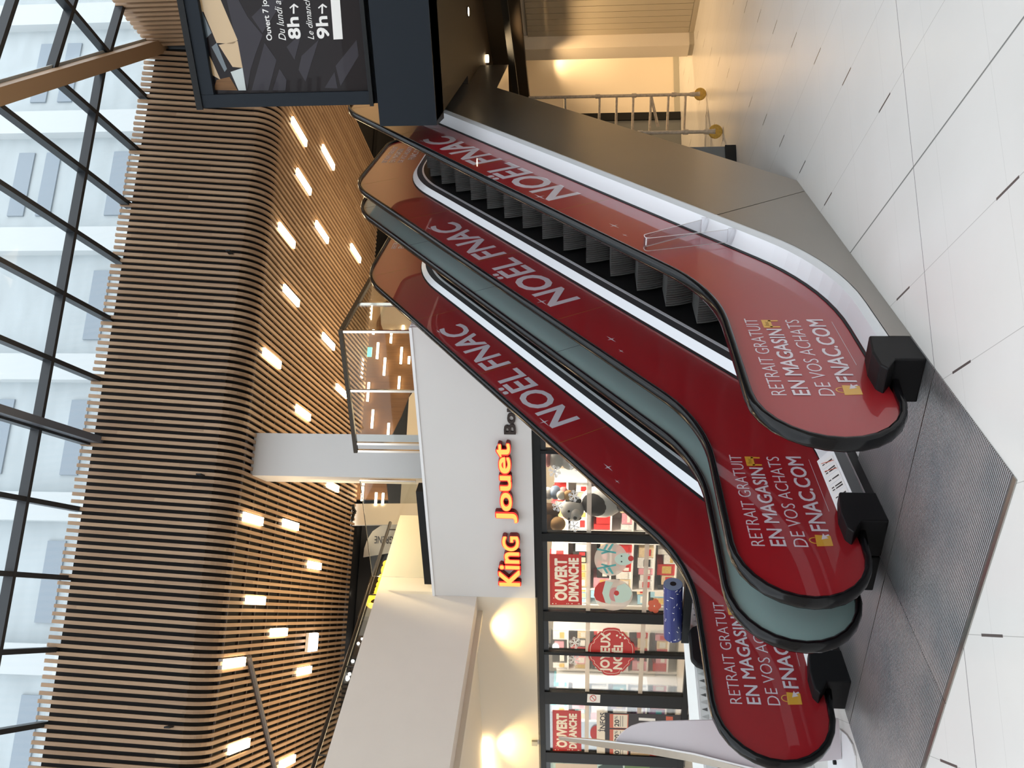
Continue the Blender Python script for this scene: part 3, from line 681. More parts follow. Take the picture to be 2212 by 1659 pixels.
ktext('Ouvert 7 jours', 'Ouvert 7 jo', 573, 585.5, 88, 0, .02, 0, 'O')
ktext('Du lundi au samedi', 'Du lundi a', 600, 615, 88, 0, 0, .35, 'D')
ktext('8h', '8h', 621, 648, 85, 37, .03)
ktext('Le dimanche', 'Le dimanc', 663, 676, 86, 5, 0, .35, 'L')
ktext('9h', '9h', 683, 710, 84, 35, .03)
for x in (631, 693):
    kpoly([(x-1.5, 30), (x-1.5, 14), (x-7, 19), (x-9, 17), (x+1, 8), (x+11, 15), (x+9, 17.5), (x+2, 13), (x+2, 30)], 'printed_arrow', 'whitep', .0485)
kpoly([(718, 86), (738, 85), (727, -60), (707, -60)], 'printed_bar', 'whitep', .0485)

# corridor behind the escalators
struct(MB().box(TT, 7.0, 22, 14.65, 14.8, 0, 3.43).build('wall_corridor', 'cream'))
struct(MB().box(TT, 9.41, 14.5, 14.63, 14.65, 0, .11).build('baseboard_corridor', 'beige'))
mb = MB()
for k in range(60):
    a = 12.5-k*.145; mb.box(TT, 9.6, 9.64, a-.137, a, .09, 2.82)
struct(mb.build('wall_boards', 'shutter'))
struct(MB().box(TT, 9.63, 9.8, 3.8, 12.5, 0, 3.43).build('wall_boards_back', 'cream'))
struct(MB().box(TT, 9.595, 9.65, 3.8, 12.5, 0, .085).build('baseboard_boards', 'shutter'))
struct(MB().box(TT, 9.35, 9.66, 12.5, 12.8, .08, 3.43).build('wall_pillar', 'cream'))
struct(MB().box(TT, 9.36, 9.67, 12.49, 12.79, 0, .08).build('baseboard_pillar', 'shutter'))
struct(MB().box(TT, 9.2, 9.34, 4, 14.6, 2.86, 3.43).build('trim_10', 'brownblack'))
struct(MB().box(TT, 8.85, 8.92, 4, 14.6, 3.0, 3.10).build('trim_11', 'black'))
dr = thing('door_1', TT.p(8.5, 14.6, 0), 'black framed glass door in the corridor wall', 'door')
dr['kind'] = 'structure'; del dr['label']; del dr['category']
MB().box(TT, 9.25, 9.41, 14.55, 14.65, .005, 2.2).build('jamb', 'black', dr); MB().box(TT, 7.3, 7.45, 14.55, 14.65, .005, 2.2).build('jamb', 'black', dr)
MB().box(TT, 7.45, 9.25, 14.55, 14.65, 1.55, 2.2).build('head', 'black', dr)
MB().box(TT, 7.45, 9.25, 14.58, 14.64, .005, 1.55).build('leaf', 'greym', dr)
# lamps of the corridor, followed by added ones
P = at_z(1010, 25, 3.43)
dl = thing('recessed_downlight', P, 'bright round downlight in the dark ceiling under the display', 'ceiling light')
MB().tube(P-Vector((0, 0, .012)), P-Vector((0, 0, .001)), .07, 20).build('ring', 'black', dl); MB().tube(P-Vector((0, 0, .016)), P-Vector((0, 0, .012)), .055, 20).build('lens', 'lampw', dl)
lamp('downlight_beam', 'SPOT', P-Vector((0, 0, .03)), 160, WARM, .05, P-Vector((0, 0, 2)), 110)
P = on(1173, 115, TT.y, TT.p(0, 14.4, 0)); P = Vector((P.x, P.y, P.z))
wl = thing('wall_spotlight', P, 'small black cylinder spotlight glowing high on the cream corridor wall', 'spotlight')
MB().tube(P+Vector((0, 0, .05)), P-Vector((0, 0, .05)), .06, 16).build('can', 'black', wl); MB().tube(P-Vector((0, 0, .05)), P-Vector((0, 0, .075)), .055, 16).build('lens', 'lampw', wl)
MB().tube(P+Vector((0, 0, .05)), Vector((P.x, P.y, 3.43)), .01, 6).build('stem', 'black', wl)
lamp('wall_spot_beam', 'SPOT', P-Vector((0, 0, .09)), 38, WARM, .06, TT.p(TT.loc(P).x-.4, 14.6, 0.6), 130)
for kd_, (b, a, e) in enumerate(((11.5, 13.4, 600), (12.5, 11.0, 600), (8.6, 11.7, 420), (6.0, 13.2, 150), (10.5, 6.5, 260))):  # extra downlights added to warm the corridor wall, pillar and floor
    q = TT.p(b, a, 3.38); d = thing('recessed_downlight', q, 'added downlight in the dark corridor ceiling, '+('before the cream end wall', 'right of the boarded wall end', 'in front of the boarded wall end', 'above the scaffold frame side', 'before the boarded wall near the hall')[kd_], 'ceiling light', 'added corridor downlights')
    MB().tube(q, q+Vector((0, 0, .045)), .06, 14).build('lens', 'lampw', d)
    lamp('downlight_beam', 'SPOT', q-Vector((0, 0, .02)), e, WARM, .06, q-Vector((0, 0, 2)), 125)

# scaffold frame on castors under the escalators
P1, P2 = at_z(1526, 203), at_z(1561, 284); P1.z = P2.z = 0
sf = thing('scaffold_frame', (P1+P2)/2, 'paint splashed steel scaffold frame on two yellow castors under the escalator', 'scaffold')
def up_z(x, y, P): n = Vector((P.x, P.y, 0)).normalized(); return on(x, y, n, P).z
tops = []
Q1 = at_z(1521.5, 284); Q1.z = 0
for P, zt_ in ((P1, up_z(1142, 209, P1)), (P2, 2.05), (Q1, 2.1)):
    b = MB().tube((P.x, P.y, .2 if P is not Q1 else .28), (P.x, P.y, zt_), .024, 10); b.build('upright', 'scaff', sf)
    if P is Q1: continue
    for zz in (.45, 1.05, 1.6):
        if zz < zt_: MB().tube((P.x, P.y, zz), (P.x, P.y, zz+.07), .034, 8).build('coupler', 'scaff', sf)
    w = MB(); ax = Vector((.93, .36, 0)); w.tube(Vector((P.x, P.y, .095))-ax*.022, Vector((P.x, P.y, .095))+ax*.022, .092, 18); w.build('castor_wheel', 'yellow', sf, bevel=.01)
    MB().tube((P.x, P.y, .1), (P.x, P.y, .25), .045, 8, .03).build('castor_fork', 'scaff', sf)
for x in (1221, 1295, 1332, 1368, 1406, 1444, 1481):
    zz = up_z(x, 205, P1); q = Vector((Q1.x, Q1.y, zz)) if zz < 2.0 else P1.lerp(Q1, .45)+Vector((0, 0, zz))
    MB().tube((P1.x, P1.y, zz), q, .019, 8).build('rung', 'scaff', sf)
MB().tube((P1.x, P1.y, up_z(1406, 205, P1)), P1.lerp(Q1, .85)+Vector((0, 0, up_z(1424, 205, P1))), .022, 8).build('brace', 'scaff', sf)
# grey cabinet under the escalator
cb = thing('equipment_cabinet', TT.p(5.2, 9.6, 0), 'grey metal cabinet with a black base beside the scaffold frame', 'cabinet')
MB().box(TT, 4.5, 5.54, 9.33, 9.9, .13, .95).build('body', 'greym', cb); MB().box(TT, 4.5, 5.55, 9.31, 9.9, .002, .13).build('plinth', 'black', cb)
MB().box(TT, 4.9, 5.56, 9.95, 10.6, .002, .11).build('plinth', 'black', cb)
bp = MB().box(TT, 4.9, 5.62, 9.92, 9.98, .11, 1.15).build('back_panel', 'beige', cb)
for k in range(6): MB().box(TT, 5.42, 5.50, 9.905, 9.92, .25+k*.13, .31+k*.13).build('clip', 'cream', bp)
for k in (.35, .45, .8, .88, .95): MB().box(TT, 5.25, 5.29, 9.91, 9.92, k, k+.03).build('slot', 'black', bp)

# ================================================================== UPPER FLOOR
zr = SH.at(765, 975)[1]
xs = [SH.at(740, y)[0] for y in (720, 848, 962, 978)]
gr = thing('glass_railing', SH.p((xs[0]+xs[2])/2, .06, 4.216), 'glass railing with dark handrail around the upper floor corner by the column', 'railing')
rl = MB().box(SH, xs[3]-.02, xs[0]+.03, .03, .10, zr-.035, zr+.02).build('handrail', 'bronze', gr)
for x in xs: MB().box(SH, x-.018, x+.018, .05, .09, 4.217, zr-.036).build('post', 'chrome', gr)
for a, b in zip(xs, xs[1:3]): MB().box(SH, b+.02, a-.02, .06, .072, 4.22, zr-.04).build('glass_pane', 'glass', gr)
c0 = SH.p(xs[0], .065, 0); xe = 12.6
MB().box(ES, c0.x+.04, xe, c0.y-.03, c0.y+.04, zr-.035, zr+.02).build('handrail', 'bronze', gr)
MB().box(ES, c0.x+.05, xe, c0.y, c0.y+.012, 4.22, zr-.04).build('glass_pane', 'glass', gr)
px_ = at_y(776, 655, c0.y).x
MB().box(ES, px_-.02, px_+.02, c0.y-.015, c0.y+.025, 4.217, zr-.036).build('post', 'chrome', gr)
x1_, x2_ = SH.at(780, 1048)[0], SH.at(790, 1258)[0]
g2 = thing('glass_screen', SH.p((x1_+x2_)/2, .06, 4.36), 'frameless glass screen between the column and the parapet', 'railing')
MB().box(SH, x2_, x1_, .15, .162, 4.361, zr+.01).build('glass_pane', 'glass', g2)
MB().box(SH, x2_, x1_, .148, .164, zr+.011, zr+.02).build('top_edge', 'bronze', g2); MB().box(SH, x1_-.02, x1_+.01, .14, .17, 4.361, zr+.02).build('post', 'chrome', g2)
wr = thing('parapet_handrail', (8, YW+.1, 5.14), 'round dark handrail on brackets along the top of the left parapet', 'railing')
MB().tube((4.3, YW+.1, 5.315), (11.95, YW+.1, 5.315), .028, 12).build('rail', 'bronze', wr)
for x in (11.75, 10.1, 8.6, 7.1, 5.6): MB().tube((x, YW+.1, 5.141), (x, YW+.1, 5.29), .012, 8).build('bracket', 'bronze', wr)
MB().box(ES, 4.3, 9.95, YW+.14, YW+.152, 5.142, 5.30).build('glass_pane', 'glass', wr)
# wood clad wall beyond the slats, cream openings, dark shops
AW = 20.05
def wbox(pts, name, mt, parent=None, d0=0, d1=.05, A=AW):
    q = []
    for x, y in pts: l = TT.loc(on(x, y, TT.y, TT.p(0, A, 0))); q.append((l.x, l.z))
    return MB().prism(TT, q, A-d1, A-d0).build(name, mt, parent)
struct(MB().box(TT, 2.55, 8.6, AW, AW+.2, F2, 7.5).build('wall_wood', 'woodw'))
struct(wbox([(758, 1089), (905, 1088), (905, 1133), (758, 1135)], 'wall_cream_beam', 'cream', None, -.1, .06))
struct(wbox([(822, 664), (900, 664), (900, 702), (824, 702)], 'wall_cream_panel', 'cream', None, 0, .04))
struct(wbox([(824, 702), (900, 702), (900, 715), (829, 715)], 'wall_cream_soffit', 'boxcream', None, 0, .05))
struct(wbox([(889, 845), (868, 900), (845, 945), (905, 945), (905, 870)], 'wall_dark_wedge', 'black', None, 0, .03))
struct(wbox([(884, 860), (905, 830), (905, 960), (878, 960)], 'wall_cream_side', 'cream', None, 0, .045))
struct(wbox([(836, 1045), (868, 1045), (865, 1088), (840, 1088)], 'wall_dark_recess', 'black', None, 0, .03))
struct(wbox([(868, 1040), (905, 1040), (905, 1088), (865, 1088)], 'wall_cream_recess', 'beige', None, 0, .03))
bars = [(803, 656, 690), (846, 713, 724), (845, 727, 741), (817, 740, 775), (868, 750, 786), (832, 773, 811), (863, 813, 847), (797, 826, 848), (795, 850, 867), (806, 885, 925), (840, 914, 942), (884, 770, 786), (785, 1041, 1048), (784, 1051, 1082), (813, 1064, 1092), (828, 1065, 1091), (807, 712, 722), (871, 703, 715)]
names = ['top one right of the corner post', 'short one at the corner post foot', 'long one under the corner post foot', 'under the green exit sign', 'low, between the first two posts', 'in the middle of the wall', 'low, beside the middle post', 'split by the middle post, right half', 'split by the middle post, left half', 'high, between middle post and column', 'low, beside the column', 'lowest, at the fascia edge', 'short upper one left of the column', 'long upper one left of the column', 'middle one left of the column', 'lowest one left of the column', 'tiny, above the corner post', 'faint, on the cream panel']
for (x, ya, yb), nm in zip(bars, names):  # bright bars built as glowing boxes on the wood wall
    l1 = TT.loc(on(x, ya, TT.y, TT.p(0, AW-.06, 0))); l2 = TT.loc(on(x, yb, TT.y, TT.p(0, AW-.06, 0)))
    w_ = thing('linear_glow_bar', TT.p((l1.x+l2.x)/2, AW-.05, l1.z), 'glowing bar on the wood wall, '+nm, 'wall light', 'glowing bars on the wood wall')
    MB().box(TT, l2.x, l1.x, AW-.08, AW-.05, l1.z-.026, l1.z+.026).build('diffuser', 'lampw', w_); MB().box(TT, l2.x, l1.x, AW-.05, AW-.001, l1.z-.024, l1.z+.024).build('back_box', 'white', w_)
for k in range(5):
    l = TT.loc(on(783-.6*k, 780+8.8*k, TT.y, TT.p(0, AW-.4, 0))); q = TT.p(l.x, AW-.4, l.z)
    tag(MB().ball(q, .035, 10, 6).build('small_spot', 'lampc'), 'tiny warm spot beside the wood wall, %s of the row of five' % ('rightmost', 'second from right', 'middle', 'second from left', 'leftmost')[k], 'spotlight', 'row of tiny spots by the wood wall')
for k in range(3):
    l = TT.loc(on(747+0*k, 1141+9*k, TT.y, TT.p(0, 19.8, 0))); q = TT.p(l.x, 19.8, l.z)
    tag(MB().ball(q, .04, 10, 6).build('small_spot', 'lampc'), 'tiny warm spot over the arched sign, %s of the row of three' % ('right one', 'middle one', 'left one')[k], 'spotlight', 'row of three tiny spots over the arched sign')
M['exitgreen'] = emis('exit_sign_green', (.25, 1, .6), 1.6)
l = TT.loc(on(799, 760.5, TT.y, TT.p(0, AW-.3, 0)))
tag(MB().box(TT, l.x-.12, l.x+.12, AW-.32, AW-.28, l.z-.05, l.z+.06).build('exit_sign', 'exitgreen'), 'small glowing green exit sign beside the wood wall', 'exit sign')
# dark shop with the arched sign, left of the column
AD = 21.5
struct(MB().box(TT, -9, 2.5, AD, AD+.2, F2, 7.45).build('wall_dark_shop', 'backing'))
q = [(843, 1132)]+[(842-(t*.055)**1.0*0, 1132) for t in ()]
arc = [(838, 1133), (822, 1137), (806, 1148), (795, 1165), (788, 1185), (786, 1204)]
ag = thing('arched_shop_sign', TT.p(-.2, AD-.1, F2), 'cream arched sign panel with mirrored dark lettering in the dark shop', 'shop sign')
wbox([(862, 1132)]+arc+[(862, 1192)], 'arched_panel', 'cream', ag, .02, .06, AD)
gx0 = TT.loc(on(820, 1164, TT.y, TT.p(0, AD-.07, 0))); gx1 = TT.loc(on(850, 1160, TT.y, TT.p(0, AD-.07, 0))); 
gl_ = TT.loc(on(815, 1173, TT.y, TT.p(0, AD-.07, 0)))
# the word is seen mirrored and runs down the picture: letters stand upright in the place
za_, zb_ = TT.loc(on(809, 1164, TT.y, TT.p(0, AD-.07, 0))), TT.loc(on(850, 1164, TT.y, TT.p(0, AD-.07, 0)))
bl_, br_ = TT.loc(on(815, 1174, TT.y, TT.p(0, AD-.07, 0))).x, TT.loc(on(815, 1158, TT.y, TT.p(0, AD-.07, 0))).x
text('sign_letter', 'GRENE', lambda x, z, t: TT.p(z, AD-.07-t, x), zb_.z, za_.z, br_, bl_, 'darktext', ag, th=.006, mirror=False)
struct(MB().box(ES, 12.3, 13.98, 12.5, 12.6, F2, 6.36).build('wall_orange_shop', 'backing'))
pts = at_y(805, 1314, 12.42), at_y(792, 1314, 12.42), at_y(832, 1214, 12.42)
og = thing('orange_shop_sign', (13.2, 12.45, 5.8), 'glowing orange letters half hidden behind the left parapet', 'shop sign')
text('sign_letter', 'Orange', lambda x, z, t: Vector((x, 12.44-t, z)), pts[0].x, pts[2].x+.02, 5.86, 6.25, 'orangelit', og, bold=.04, th=.08, ref='O')
spot_labels = ['right one of a close pair over the parapet', 'smaller left one of a close pair over the parapet', 'single one left of the close pair', 'large one in the middle of the parapet', 'medium one touching the large middle one', 'tiny one above the parapet rail', 'single one on the left half of the parapet', 'one near the left end of the parapet', 'tiny one near the left end of the parapet', 'last one at the picture edge', 'tiny one at the foot of the orange letters']
for ki, (x, y, r_) in enumerate(((774, 1390, .035), (782, 1380, .03), (762, 1428, .04), (750, 1465, .06), (755, 1456, .04), (722, 1478, .03), (733, 1515, .045), (719, 1562, .035), (718, 1585, .025), (700, 1617, .03), (802, 1317, .03))):
    q = on(x, y, TT.y, TT.p(0, 21.3, 0)); tag(MB().ball(q, r_, 10, 6).build('shop_spot', 'lampc'), 'white spot in the dark shop, '+spot_labels[ki], 'spotlight', 'white spots in the dark shop')
for x, y in ((776, 1283), (741, 1329), (738, 1420), (798, 1140)):
    q = on(x, y, TT.y, TT.p(0, 21.35, 0))
    lamp('wall_wash', 'SPOT', q+Vector((-.25, -.25, .15)), 7, WARMW, .05, q+Vector((.2, .2, -.1)), 120)
# hanging dark cable with a loop by the far ceiling edge
cq = [on(x, y, TT.y, TT.p(0, 19.6, 0)) for x, y in ((763, 1090), (764, 1100), (768, 1106), (763, 1110), (761, 1125))]
b = MB()
for p, q in zip(cq, cq[1:]): b.tube(p, q, .035, 6)
tag(b.build('hanging_cable', 'black'), 'dark looped cable hanging at the end of the slatted ceiling', 'cable')
for z_, e in ((6.9, 260),):
    for b_, a_ in ((7, 17), (3.5, 16.5), (0, 16), (-3.5, 16)): lamp('added_ceiling_fill', 'AREA', TT.p(b_, a_, 4.4), 100, (1, .77, .48), 3.0, TT.p(b_, a_, 8))  # unseen fill lamps added to brighten the slatted ceiling from below
# ================================================================== SHOP behind the glass front
XL = kl-7
struct(MB().box(SH, XL, kr+.3, .13, 6, .001, .02).build('floor_shop', 'shopfloor'))
struct(MB().box(SH, XL, kr+.3, 5.6, 5.7, 0, 3.4).build('wall_shop_back', 'boxcream'))
struct(MB().box(SH, kr+.1, kr+.3, .3, 5.6, 0, 3.4).build('wall_shop_right', 'greym'))
struct(MB().box(SH, XL, kr+.3, .3, 5.6, 2.95, 3.0).build('ceiling_shop', 'boxcream'))
wf = bpy.data.objects.new('window_2', None); C.objects.link(wf); wf.location = SH.p(-5, .05, 0); struct(wf)
hl = MB().box(SH, XL, kr, .0, .12, 2.44, 2.56).build('header', 'black', wf); MB().box(SH, XL, kr, .0, .12, 0.021, .12).build('sill', 'black', wf)
MB().box(SH, XL, kr, .03, .07, 2.36, 2.44).build('header_lip', 'mull', wf)
muls = []
for x, y0, y1 in ((1165, 974, 981), (1300, 1156, 1173), (1300, 1325, 1346), (1300, 1413, 1419), (1300, 1500, 1526), (1250, 1629, 1650)):
    a, b = SH.at(x, y1)[0], SH.at(x, y0)[0]; muls.append((a, b)); MB().box(SH, a, b, .005, .11, .12, 2.44).build('mullion', 'black', wf)
edges = [(kr, kr)]+muls+[(XL, XL)]
for (a0_, _), (_, b1_) in zip(edges, edges[1:]): MB().box(SH, b1_, a0_, .05, .06, .12, 2.44).build('pane', 'winglass', wf)
# stickers, strips and posters on the glass
def gpoly(pts, name, mt, dep=.048, parent=None):
    return MB().prism(SH, [SH.at(x, y) for x, y in pts], dep-.0015, dep).build(name, mt, parent)
def gdisc(cx, cy, r, name, mt, dep=.048, parent=None, ry=None, n=28):
    ry = ry or r; return gpoly([(cx+r*math.cos(2*math.pi*k/n), cy+ry*math.sin(2*math.pi*k/n)) for k in range(n)], name, mt, dep, parent)
for zt, nm in ((1.72, 'upper'), (.83, 'lower')):
    for k, (a, b) in enumerate(((muls[1][1], muls[0][0]), (muls[2][1], muls[1][0]), (muls[4][1], muls[2][0]), (muls[5][1], muls[4][0]))):
        t_ = tag(MB().box(SH, a, b, .0485, .0497, zt-.035, zt+.035).build('glass_strip', 'tape'), 'whitish %s safety strip on the shop pane, %s' % (nm, ('with the plush toys', 'with the round reindeer sticker', 'with the scalloped sign', 'at the far left, with the posters')[k]), 'glass strip', 'safety strips on the shop glass')
def gtext(body, x_t, x_b, y_l, y_r, mt, par, bold=0, th=.002, dep=.046, ref=None):
    a, b = SH.at((x_t+x_b)/2, y_l)[0], SH.at((x_t+x_b)/2, y_r)[0]; z0, z1 = SH.at(x_b, (y_l+y_r)/2)[1], SH.at(x_t, (y_l+y_r)/2)[1]
    return text('printed_letter', body, onplane(SH, dep), a, b, z0, z1, mt, par, bold=bold, th=th, ref=ref)
def sale_poster(x0, y0, x1, y1, lab, o, d):
    t = thing('sunday_poster', SH.p(SH.at(x1, (y0+y1)/2)[0], .045, SH.at(x1, y1)[1]), lab, 'poster')
    b = gpoly([(x0, y0), (x1, y0+2), (x1+1, y1), (x0+1, y1)], 'sheet', 'poster', .047, t)
    gtext('OUVERT', *o, 'cream2', b, .05, .001, .045, 'E'); gtext('DIMANCHE', *d, 'cream2', b, .05, .001, .045, 'E')
    r = random.Random(2)
    for k in range(14):
        x = x0+4+(x1-x0-8)*r.random(); y = y1-3 if k % 2 else y0+3+(y1-y0)*r.random(); gdisc(x, y, 1.0, 'printed_dot', 'cream2', .0452, b, n=8)
sale_poster(1187, 1200, 1256, 1311, 'red sheet reading OUVERT DIMANCHE beside the reindeer sticker', (1198, 1225, 1301, 1210), (1228, 1250, 1303, 1209))
sale_poster(1193, 1538, 1255, 1627, 'red sheet reading OUVERT DIMANCHE at far left, above the black poster', (1202, 1225, 1619, 1546), (1229, 1246, 1621, 1546))
# scalloped sign
jn = thing('scalloped_sign', SH.p(SH.at(1321, 1412)[0], -.01, 1.1), 'red scalloped sign reading JOYEUX NOEL on the shop window', 'sign')
def scal(s, dep, mt, nm, par):
    pts = []
    for k in range(120):
        t = 2*math.pi*k/120; r = .86+.17*abs(math.cos(2*t))**1.5+.10*abs(math.sin(2*t))**1.2-(.06 if abs(abs(math.cos(2*t))-.62) < .12 else 0)
        pts.append((1321+49*s*r*math.cos(t), 1412+50*s*r*math.sin(t)))
    return gpoly(pts, nm, mt, dep, par)
b = scal(1, .048, 'poster', 'board', jn); ln = scal(.92, .0464, 'cream2', 'border_line', b); scal(.90, .0450, 'poster', 'inner_board', b)
gtext('JOYEUX', 1297, 1318, 1455, 1370, 'cream2', b, .04, .001, .0438, 'X'); gtext('NOËL', 1325, 1345, 1450, 1391, 'cream2', b, .04, .001, .0438, 'N')
for cx, cy in ((1333, 1377), (1340, 1381), (1345, 1375), (1350, 1383)): gdisc(cx, cy, 2.2, 'printed_berry', 'cream2', .0437, b, n=10)
# reindeer and bearded hat stickers
rd = thing('reindeer_sticker', SH.p(SH.at(1340, 1212)[0], .04, 1.2), 'round pale window sticker of a mint reindeer with teal antlers', 'sticker')
gdisc(1320, 1212, 36, 'backing', 'frostd', .0475, rd); hd = gdisc(1348, 1212, 20, 'face', 'mint', .0460, rd, ry=13); gdisc(1363, 1210, 6, 'nose', 'poster', .0445, rd)
for s in (-1, 1):
    y = 1211+s*14
    for p in ([(1331, y-3*s), (1331, y+1*s), (1290, y+9*s), (1290, y+5*s)], [(1318, y+1*s), (1300, y-4*s), (1298, y-1*s), (1314, y+4*s)], [(1318, y+4*s), (1326, y+18*s), (1322, y+19*s), (1312, y+6*s)], [(1308, y+6*s), (1314, y+17*s), (1310, y+18*s), (1303, y+7*s)]): gpoly(p, 'antler', 'tealp', .0445, rd)
    gpoly([(1341, 1211+s*6), (1342.5, 1211+s*6+2), (1345, 1211+s*6), (1342.5, 1211+s*6-2)], 'eye', 'blackp', .0442, rd)
hs = thing('hat_sticker', SH.p(SH.at(1325, 1290)[0], .04, 1.2), 'round pale window sticker with a red cap and mint beard shape', 'sticker')
gdisc(1325, 1289, 42, 'backing', 'frostd', .0475, hs, ry=34)
gpoly([(1283, 1290), (1285, 1274), (1294, 1263), (1308, 1259), (1303, 1285), (1308, 1306), (1318, 1309), (1300, 1305), (1288, 1300)], 'cap', 'poster', .046, hs)
gpoly([(1308, 1259), (1325, 1262), (1318, 1275), (1316, 1290), (1320, 1303), (1318, 1309), (1308, 1306), (1301, 1285)], 'brim', 'mint', .0455, hs)
gdisc(1328, 1288, 12, 'cheeks', 'plushp', .0457, hs, ry=15); gpoly([(1330, 1305), (1326, 1290), (1334, 1270), (1350, 1264), (1362, 1275), (1366, 1286), (1360, 1300), (1345, 1306)], 'beard', 'mint', .0455, hs)
gdisc(1332, 1285, 5.5, 'berry_nose', 'poster', .0445, hs)
fb_ = thing('red_flower_sticker', SH.p(SH.at(1412, 1312)[0], .04, .7), 'small bright red flower-like sticker low on the pane', 'sticker')
for k in range(5): gdisc(1414+8*math.cos(k*1.257), 1313+9*math.sin(k*1.257), 7, 'petal', 'postred', .046-.0002*k, fb_)
# snowflakes
def flake(cx, cy, r, lab, mt='whitep'):
    t = thing('snowflake_sticker', SH.p(SH.at(cx, cy)[0], .04, SH.at(cx, cy)[1]), lab, 'sticker', 'snowflake stickers on the shop window'); b = MB()
    for k in range(6):
        u = Vector((math.cos(k*math.pi/3+.3), math.sin(k*math.pi/3+.3))); v = Vector((-u.y, u.x)); w = r*.09
        def q(a, c): p = Vector((cx, cy))+u*a+v*c; return SH.at(p.x, p.y)
        b.prism(SH, [q(0, -w), q(r, -w), q(r, w), q(0, w)], .045, .0465)
        for a0_, l_ in ((.42, .34), (.68, .27)):
            for s in (-1, 1): b.prism(SH, [q(r*a0_, 0), q(r*(a0_+.12), 0), q(r*(a0_+l_), s*r*l_), q(r*(a0_+l_-.1), s*r*l_)], .045, .0465)
    b.build('flake', mt, t)
for cx, cy, r, lab in ((1198, 1022, 14, 'large white snowflake under the pink and white plush'), (1242, 1008, 14, 'white snowflake half hidden by the escalator handrail'), (1240, 1075, 13, 'white snowflake over the plush dog head'), (1204, 1097, 12, 'faint white snowflake over the brown plush'), (1240, 1140, 13, 'white snowflake at the foot of the plush dog head'), (1242, 1393, 13, 'pinkish snowflake right of the scalloped sign pane bar'), (1240, 1429, 13, 'pinkish snowflake left of the scalloped sign pane bar')): flake(cx, cy, r, lab)
ns = thing('no_entry_sticker', SH.p(SH.at(1297, 1508)[0], -.005, SH.at(1297, 1508)[1]), 'small white square sticker with a crossed circle on the black frame', 'sticker')
b = gpoly([(1269, 1499), (1297, 1501), (1296, 1518), (1268, 1517)], 'sheet', 'whitep', 0, ns); gdisc(1281, 1508, 7, 'ring', 'poster', -.002, b); gdisc(1281, 1508, 5.6, 'ring_inside', 'whitep', -.0035, b); gpoly([(1276, 1503.5), (1277, 1502.5), (1286, 1512), (1285, 1513)], 'bar', 'poster', -.005, b)
# black info poster with price cards
ip = thing('info_poster', SH.p(SH.at(1490, 1590)[0], .02, SH.at(1490, 1590)[1]), 'tall black poster with INFOS heading and three 20 percent cards', 'poster')
gpoly([(1289, 1542), (1307, 1542), (1307, 1642), (1289, 1642)], 'heading', 'cream2', .04, ip)
bk = gpoly([(1307, 1543), (1490, 1549), (1490, 1647), (1307, 1643)], 'sheet', 'posterblack', .04, ip)
gtext('İNFOS', 1292, 1308, 1584, 1543, 'darktext', ip, .02, .001, .037)
gdisc(1288, 1588, 13, 'red_disc', 'poster', .0435, ip, ry=16)
for ya, yb in ((1546, 1577), (1579, 1609), (1613, 1644)):
    c = gpoly([(1317, ya), (1358, ya+1), (1357, yb), (1317, yb-1)], 'price_card', 'postred', .0385, ip); gpoly([(1325, ya+1), (1356, ya+2), (1355, yb-1), (1325, yb-2)], 'card_face', 'cream2', .037, c)
    gtext('20', 1327.5, 1338, yb-4, yb-19, 'darktext', c, .03, .001, .0355); gtext('%', 1328, 1334, yb-20, yb-27, 'darktext', c, 0, .001, .0355)
    for x in (1340, 1345): gpoly([(x, ya+4), (x+1, ya+4), (x+1, yb-4), (x, yb-4)], 'printed_line', 'darktext', .0356, c)
oc = gpoly([(1362, 1627), (1420, 1630), (1419, 1649), (1362, 1646)], 'orange_card', 'kbeige', .0385, ip); gpoly([(1404, 1630), (1418, 1631), (1418, 1642), (1404, 1641)], 'card_patch', 'poster', .037, oc)
gpoly([(1439, 1635), (1455, 1636), (1454, 1651), (1439, 1650)], 'teal_card', 'tealp', .0385, ip); gpoly([(1439, 1551), (1454, 1552), (1454, 1562), (1439, 1560)], 'red_card', 'postred', .0385, ip)
gpoly([(1380, 1554), (1416, 1556), (1416, 1562), (1380, 1560)], 'white_card', 'whitep', .0385, ip)
gp = thing('leaf_poster', SH.p(SH.at(1400, 1665)[0], .03, SH.at(1440, 1665)[1]), 'poster with dark green leaves at the far left of the window', 'poster')
gpoly([(1180, 1652), (1450, 1656), (1450, 1700), (1180, 1700)], 'sheet', 'mint', .04, gp)
for p, m_ in (([(1292, 1660), (1320, 1648), (1345, 1655), (1350, 1690), (1300, 1690)], 'green'), ([(1350, 1652), (1400, 1647), (1410, 1660), (1400, 1690), (1348, 1690)], 'green2'), ([(1405, 1655), (1450, 1650), (1460, 1690), (1400, 1690)], 'green')): gpoly(p, 'printed_leaf', m_, .0385, gp)
gpoly([(1200, 1653), (1290, 1655), (1290, 1700), (1200, 1700)], 'printed_panel', 'kbeige', .0385, gp)
